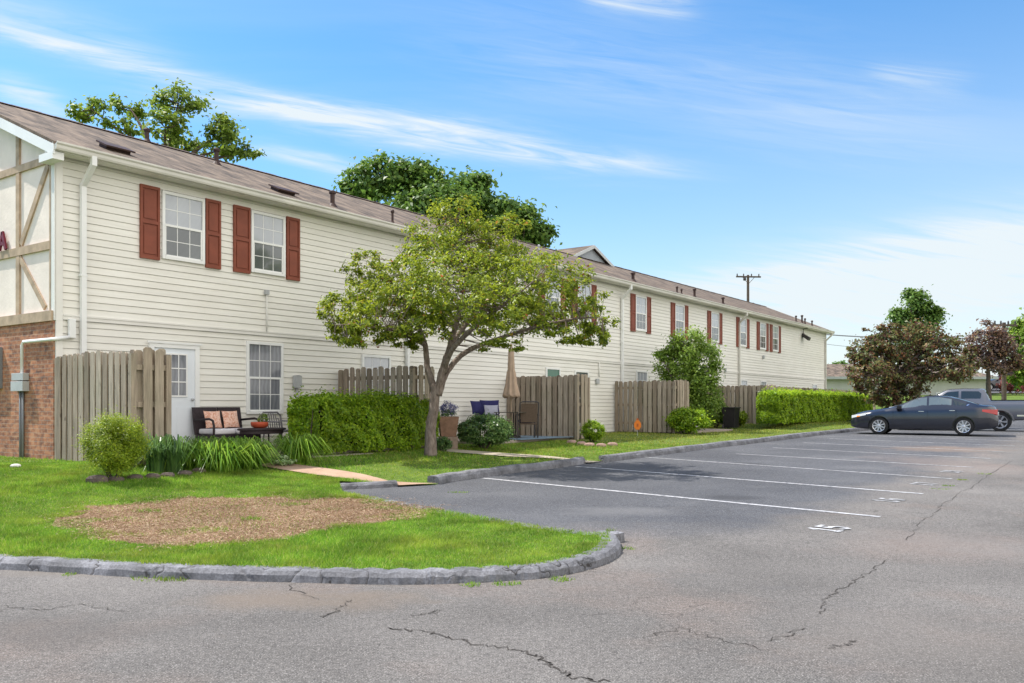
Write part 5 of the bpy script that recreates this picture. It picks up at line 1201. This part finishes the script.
    def patch_top(name, xa, xb, ka, kb, mat, off=.006):
        m_ = MB(); nu, nv = 8, 8; vs = []
        for i in range(nu+1):
            x = xa+(xb-xa)*i/nu; _, (zb, ze, a, b, zt) = sec(x); kk = ka+(kb-ka)*i/nu; wt = b
            for j in range(nv+1):
                u = (j/nv*2-1); yy = u*kk*wt; au = abs(u*kk)
                z = float(np.interp(au, [0,.25,.6,.93,1.0], [zt,zt,zt-.006,ze+(zt-ze)*.55,ze])); vs.append((x, yy, z+off))
        m_.add(vs, [(i*(nv+1)+j, i*(nv+1)+j+1, (i+1)*(nv+1)+j+1, (i+1)*(nv+1)+j) for i in range(nu) for j in range(nv)]); m_.build(name, mat, root, smooth=True)
    a, b = spec['ws']; patch_top('windshield', a, b, .93, .93, GLASS2 if spec.get('palews') else GLASS)
    a, b = spec['rw']; patch_top('rear_window', a, b, .93, .88, GLASS)
    # lamps wrap the corners
    def lamp(name, xa, xb, za, zb_, mat, s, off=.01, inset_=.0, ends=0):
        m_ = MB(); nn = 8; vs = []
        for i in range(nn+1):
            x = xa+(xb-xa)*i/nn; w_ = smooth_interp(hw_, x); zz0 = za[0]+(za[1]-za[0])*i/nn; zz1 = zb_[0]+(zb_[1]-zb_[0])*i/nn
            for z, k_ in ((zz0, 1.0), (zz1, .985)): vs.append((x, s*(w_*k_+off), z))
            for z, k_ in ((zz1, .8), (zz0, .8)): vs.append((x, s*(w_*k_-.02), z))
        m_.add(vs, [(i*4+j, i*4+(j+1)%4, (i+1)*4+(j+1)%4, (i+1)*4+j) for i in range(nn) for j in range(4)]+[(0,1,2,3),(nn*4+3,nn*4+2,nn*4+1,nn*4)]); m_.build(name, mat, root, smooth=False)
    for s in (-1, 1):
        lamp('headlight', *spec['head'], HEADL, s); lamp('tail_light', *spec['tail'], REDL, s)
    if spec.get('amber'):
        for s in (-1, 1): lamp('turn_signal', *spec['amber'], AMB, s, .014)
    # wheels
    for (wx, r_) in spec['wheels']:
        for s in (-1, 1):
            W = spec['track']; wh = empty('wheel', (wx, s*(W-.02), r_)); wh.parent = root
            if s < 0: wh.rotation_euler = (0,0,math.pi)
            m_ = MB(); q = r_; m_.lathe([(q*.66,-.2),(q*.97,-.19),(q,-.15),(q,-.04),(q*.97,.0),(q*.7,.012),(q*.66,.0)], n=36, axis='y'); m_.build('tyre', TYRE, wh, smooth=False)
            m_ = MB(); m_.lathe([(q*.66,-.18),(q*.66,-.05),(.03,-.06)], n=30, axis='y'); m_.build('rim_barrel', BLACKT, wh)
            m_ = MB(); ns = spec['spokes']
            for k in range(ns):
                a = 6.283*k/ns
                for da in ((-.09, .09) if ns < 8 else (0,)):
                    p0 = Vector((math.cos(a+da*.3)*q*.1, -.005, math.sin(a+da*.3)*q*.1)); p1 = Vector((math.cos(a+da)*q*.64, -.0, math.sin(a+da)*q*.64)); m_.bar(p0, p1, q*.1 if ns < 8 else q*.13, .03, up=(0,1,0))
            m_.lathe([(q*.62,-.03),(q*.68,-.0),(q*.68,.01),(q*.61,.0)], n=36, axis='y'); m_.lathe([(q*.16,-.03),(q*.16,.012),(q*.08,.02)], n=16, axis='y'); m_.build('rim', RIM if not spec.get('darkrim') else noisy('dark_rim', (.3,.3,.32), .35, 4, .1, metal=.6), wh)
    # number plate / bumper insert
    m_ = MB(); bx = x1; m_.box(bx-.01, bx+.012, -.26, .26, spec['plate'], spec['plate']+.13); m_.build('number_plate', WHITE, root)
    m_ = MB(); m_.box(x0-.012, x0+.05, -.55, .55, spec['bot'][0][1]+.12, spec['bot'][0][1]+.28); m_.build('grille', BLACKT, root)
    for s, f in spec.get('extra', []): f(root, s)
    return root
SED = dict(top=[(-2.43,.55),(-2.4,.66),(-2.25,.78),(-1.9,.88),(-1.2,.98),(-.95,1.03),(-.1,1.38),(.15,1.435),(.5,1.45),(.9,1.42),(1.2,1.34),(1.9,1.10),(2.3,1.07),(2.4,1.0),(2.44,.7)],
           belt=[(-2.43,.5),(-2.2,.70),(-1.6,.84),(-1,.91),(0,.93),(1,.96),(1.7,1.0),(2.2,1.0),(2.44,.62)],
           hw=[(-2.43,.55),(-2.35,.70),(-2.15,.82),(-1.7,.90),(-.5,.915),(1,.915),(1.8,.89),(2.2,.82),(2.38,.72),(2.44,.62)],
           roof=[(-2.43,.5),(-1.9,.72),(-1,.78),(-.2,.62),(.4,.60),(1.0,.60),(1.7,.68),(2.1,.72),(2.44,.58)],
           bot=[(-2.43,.30),(-2.3,.24),(-1.8,.2),(1.8,.2),(2.25,.26),(2.44,.34)],
           glass=[([(-.86,.97),(-.16,1.31),(.18,1.365),(.18,.985)], GLASS2), ([(.25,.985),(.25,1.37),(.6,1.372),(.98,1.30),(.98,1.0)], GLASS2), ([(1.03,1.005),(1.03,1.285),(1.45,1.12),(1.36,1.02)], GLASS)],
           trim=[[(1.36,1.005),(1.5,1.12),(1.56,1.12),(1.42,1.0)]],
           handles=[(.0,.86),(1.0,.89)], doors=[-.93,.21,1.13], mirror=(-.72,1.0), ws=(-.9,-.12), rw=(1.12,1.85), palews=True, chrome=True, darkmirror=True,
           head=(-2.40,-1.86,(.60,.72),(.70,.80)), tail=(1.95,2.42,(.86,.74),(.93,.93)), amber=(-2.2,-2.08,(.64,.66),(.69,.71)),
           wheels=[(-1.42,.325),(1.37,.325)], track=.9, spokes=9, plate=.72)
def mk_pickup_extra(root, s): pass
TRK = dict(top=[(-2.75,.75),(-2.72,.95),(-2.5,1.08),(-1.55,1.18),(-1.25,1.22),(-.62,1.68),(-.4,1.76),(.2,1.79),(.95,1.77),(1.02,1.7),(1.08,1.29),(1.14,1.28),(2.6,1.28),(2.66,1.2),(2.68,.7)],
           belt=[(-2.75,.65),(-2.5,.95),(-1.5,1.08),(0,1.12),(1,1.15),(1.2,1.16),(2.6,1.16),(2.68,.6)],
           hw=[(-2.75,.72),(-2.6,.88),(-2.2,.94),(0,.94),(2.4,.94),(2.6,.92),(2.68,.88)],
           roof=[(-2.75,.65),(-1.4,.8),(-.5,.68),(.5,.68),(1.0,.68),(1.14,.88),(2.68,.85)],
           bot=[(-2.75,.5),(-2.5,.42),(0,.38),(2.3,.46),(2.68,.52)],
           glass=[([(-1.0,1.18),(-.45,1.62),(-.02,1.66),(-.02,1.19)], GLASS), ([(.08,1.19),(.08,1.66),(.72,1.65),(.82,1.56),(.78,1.2)], GLASS)],
           handles=[(-.12,1.05),(.75,1.06)], doors=[-1.02,.03,.93], mirror=(-.85,1.24), ws=(-1.2,-.6), rw=(1.0,1.08), darkrim=True,
           head=(-2.70,-2.3,(.82,.86),(1.0,1.03)), tail=(2.52,2.67,(.85,.85),(1.12,1.12)),
           wheels=[(-1.75,.40),(1.5,.40)], track=.95, spokes=6, plate=.62)
navy = paint('navy_car_paint', (.011,.014,.026), .1, .3)
sed = vehicle('sedan', 'dark navy sedan parked nose first at the kerb in front of the pickup', 'car', SED, navy)
def place(o, x, y, heading):   # heading = rotation of local +x (rear) in world
    zz = zA(x, y); o.location = (x, y, zz); o.rotation_euler = (0, 0, heading)
REAR = math.atan2(-DX, DY)   # rear points outward from the facade
place(sed, 15.25, 32.2, REAR+R(6))
trk = vehicle('pickup_truck', 'grey double cab pickup truck parked beyond the dark sedan and cropped by the frame', 'pickup truck', TRK, paint('grey_truck_paint', (.09,.095,.115), .1, .35))
rw = at(1000, 420, 35.4); ax = Vector((math.cos(REAR+R(5)), math.sin(REAR+R(5)))); sd = Vector((-ax.y, ax.x))
cpos = Vector((rw.x, rw.y))-ax*1.5+sd*.93; place(trk, cpos.x, cpos.y, REAR+R(5))
# bed liner, rear cab wall, fender flares on the truck
m_ = MB(); m_.box(1.15, 2.55, -.78, .78, 1.283, 1.292); m_.build('bed_liner', BLACKT, trk)
for s in (-1, 1):
    for wx in (-1.75, 1.5):
        m_ = MB(); n = 14; vs = []
        for i in range(n+1):
            a = math.pi*i/n; 
            for rr, yy in ((.45,.93),(.45,.985),(.52,.97),(.52,.93)): vs.append((wx+math.cos(a)*rr, s*yy, .42+math.sin(a)*rr))
        m_.add(vs, [(i*4+j, i*4+(j+1)%4, (i+1)*4+(j+1)%4, (i+1)*4+j) for i in range(n) for j in range(4)]); m_.build('fender_flare', noisy('flare', (.1,.1,.11), .6, 5, .1), trk)
    m_ = MB(); a, b = sorted((s*.955, s*.93)); m_.box(2.1, 2.66, a, b, .62, .68); m_.build('bumper_trim', CHROME, trk)
S2 = dict(SED); S2.update(palews=False)
far1 = vehicle('sedan', 'dark car parked on the far rise beyond the grass', 'car', S2, paint('black_car_paint', (.015,.016,.025), .3, .3))
p = at(998, 391, 80); far1.location = (p.x+.2, p.y, zA(p.x, p.y)); far1.rotation_euler = (0,0,R(0))
far2 = vehicle('sedan', 'white car parked left of the dark car on the far rise', 'car', S2, paint('white_car_paint', (.7,.7,.7), 0, .3))
p = at(972, 391, 84); far2.location = (p.x, p.y, zA(p.x, p.y)); far2.rotation_euler = (0,0,R(180))
rd = MB(); x_a, x_b = 34, 75; vs = [(x, y, zA(x, y)+.0) for y in (76, 80, 84, 88) for x in (34, 45, 60, 75)]
rd.add(vs, [(j*4+i, j*4+i+1, (j+1)*4+i+1, (j+1)*4+i) for j in range(3) for i in range(3)]); tag(rd.build('far_road', ASPHALT, fixn=False), kind='structure')

# ------------------------------------------------------------------ distant structures
lbm = noisy('low_wall', (.5,.5,.45), .8, 2, .06)
a = at(800, 400, 74); b = at(995, 400, 74)
lb_ = empty('low_building', (a.x, a.y, .3), 0); tag(lb_, 'low pale single storey building with brown hip roof behind the bronze tree', 'building')
Lb = b.x-a.x; ez = EYE+(HOR-377)/F*74-.3; rz_ = EYE+(HOR-363)/F*76-.3
m_ = MB(); m_.box(.5, Lb-.5, 0, 8, 0, ez); m_.build('wall', lbm, lb_)
m_ = MB(); m_.add([(0,-.5,ez),(Lb,-.5,ez),(Lb,8.5,ez),(0,8.5,ez),(2.5,4,rz_),(Lb-2.5,4,rz_)], [(0,1,5,4),(1,2,5),(2,3,4,5),(3,0,4),(0,3,2,1)]); m_.build('roof', ROOF, lb_)
m_ = MB(); m_.box(0, Lb, -.56, -.502, ez-.2, ez+.02); m_.build('fascia', GREYMETAL, lb_)
for k in range(6):
    q = 2+k*2.4; m_ = MB(); m_.box(q, q+.9, -.03, -.001, 1.0, 2.3); w_ = m_.build('window', WHITE, lb_); m_ = MB(); m_.box(q+.08, q+.82, -.04, -.031, 1.08, 2.22); m_.build('pane', GLASS, w_)
# utility poles
def upole(label, px, pyt, Y, arm=2.6, tilt=0, wires=True, zb=None):
    t = at(px, pyt, Y); zb_ = zA(t.x, t.y) if zb is None else zb; root = empty('utility_pole', (t.x, t.y, zb_), R(tilt)); tag(root, label, 'utility pole', None); H = t.z-zb_
    m_ = MB(); m_.tube([(0,0,-.2),(0,0,H+.1)], [.17,.12], 10); m_.build('pole', BARK2, root)
    m_ = MB(); m_.bar((-arm/2,-.14,H-.1),(arm/2,-.14,H-.1), .12, .14); m_.bar((-.6,-.14,H-.15),(0,-.14,H-.8), .04, .04); m_.bar((.6,-.14,H-.15),(0,-.14,H-.8), .04, .04); m_.build('crossarm', BARK2, root)
    for q in (-.46, -.2, .12, .42):
        m_ = MB(); m_.lathe([(.05,0),(.07,.06),(.04,.1),(.07,.14),(.03,.24)], (q*arm, -.14, H-.03), 10); m_.build('insulator', DARKMETAL, root)
    return root, H
r1, H1 = upole('tall wooden utility pole rising behind the far half of the roof', 748, 276, 86, 2.5, 5)
m_ = MB(); m_.lathe([(.12,0),(.16,.1),(.12,.35)], (-.45,-.3,H1-.5), 10); m_.build('transformer', DARKMETAL, r1)
m_ = MB(); m_.bar((0,0,H1-2.7),(.55,-.1,H1-2.68), .05,.05); m_.tube([(0,0,H1-3.5),(.5,-.1,H1-3.3)], .03, 6); m_.lathe([(.05,-.12),(.22,-.04),(.16,.06),(.04,.12)], (.55,-.1,H1-3.3), 10); m_.build('street_lamp', DARKMETAL, r1)
r2, H2 = upole('thin utility pole on the grass between the plum tree and the green tree', 1004, 324, 60, 1.8, 10)
m_ = MB(); p = at(849, 348, 100); lp_ = empty('street_lamp', (p.x, p.y, zA(p.x, p.y)), 0); tag(lp_, 'thin distant lamp post above the low brown roof', 'lamp post')
m_.tube([(0,0,0),(0,0,p.z-lp_.location.z-.1),(.3,0,p.z-lp_.location.z+.1),(.9,0,p.z-lp_.location.z+.15)], [.1,.07,.06,.05], 8); m_.build('pole', GREYMETAL, lp_)
m_ = MB(); m_.box(.8,1.5,-.12,.12,p.z-lp_.location.z+.08,p.z-lp_.location.z+.2); m_.build('lamp_head', GREYMETAL, lp_, bevel=.03)
def wire(label, a, b, sag, r_=.02):
    m_ = MB(); P = [a.lerp(b, k/20)+Vector((0,0,-sag*4*(k/20)*(1-k/20))) for k in range(21)]; m_.tube(P, r_, 5); o = m_.build('power_line', DARKMETAL); tag(o, label, 'power line', 'power lines at the right')
wire('upper thin power line crossing the sky over the bronze trees', at(770, 327.5, 95), at(1110, 324, 60), 1.0, .022)
wire('middle thin power line crossing the sky over the bronze trees', at(770, 328.5, 95), at(1110, 331, 60), .8, .03)
wire('lower thin power line crossing behind the bronze tree tops', at(780, 336, 95), at(1110, 330.5, 61), 1.4, .02)
for o in bpy.data.objects:
    if o.type == 'MESH' and o.name.startswith('cutter'): bpy.data.objects.remove(o)
print('objects', len(bpy.data.objects))
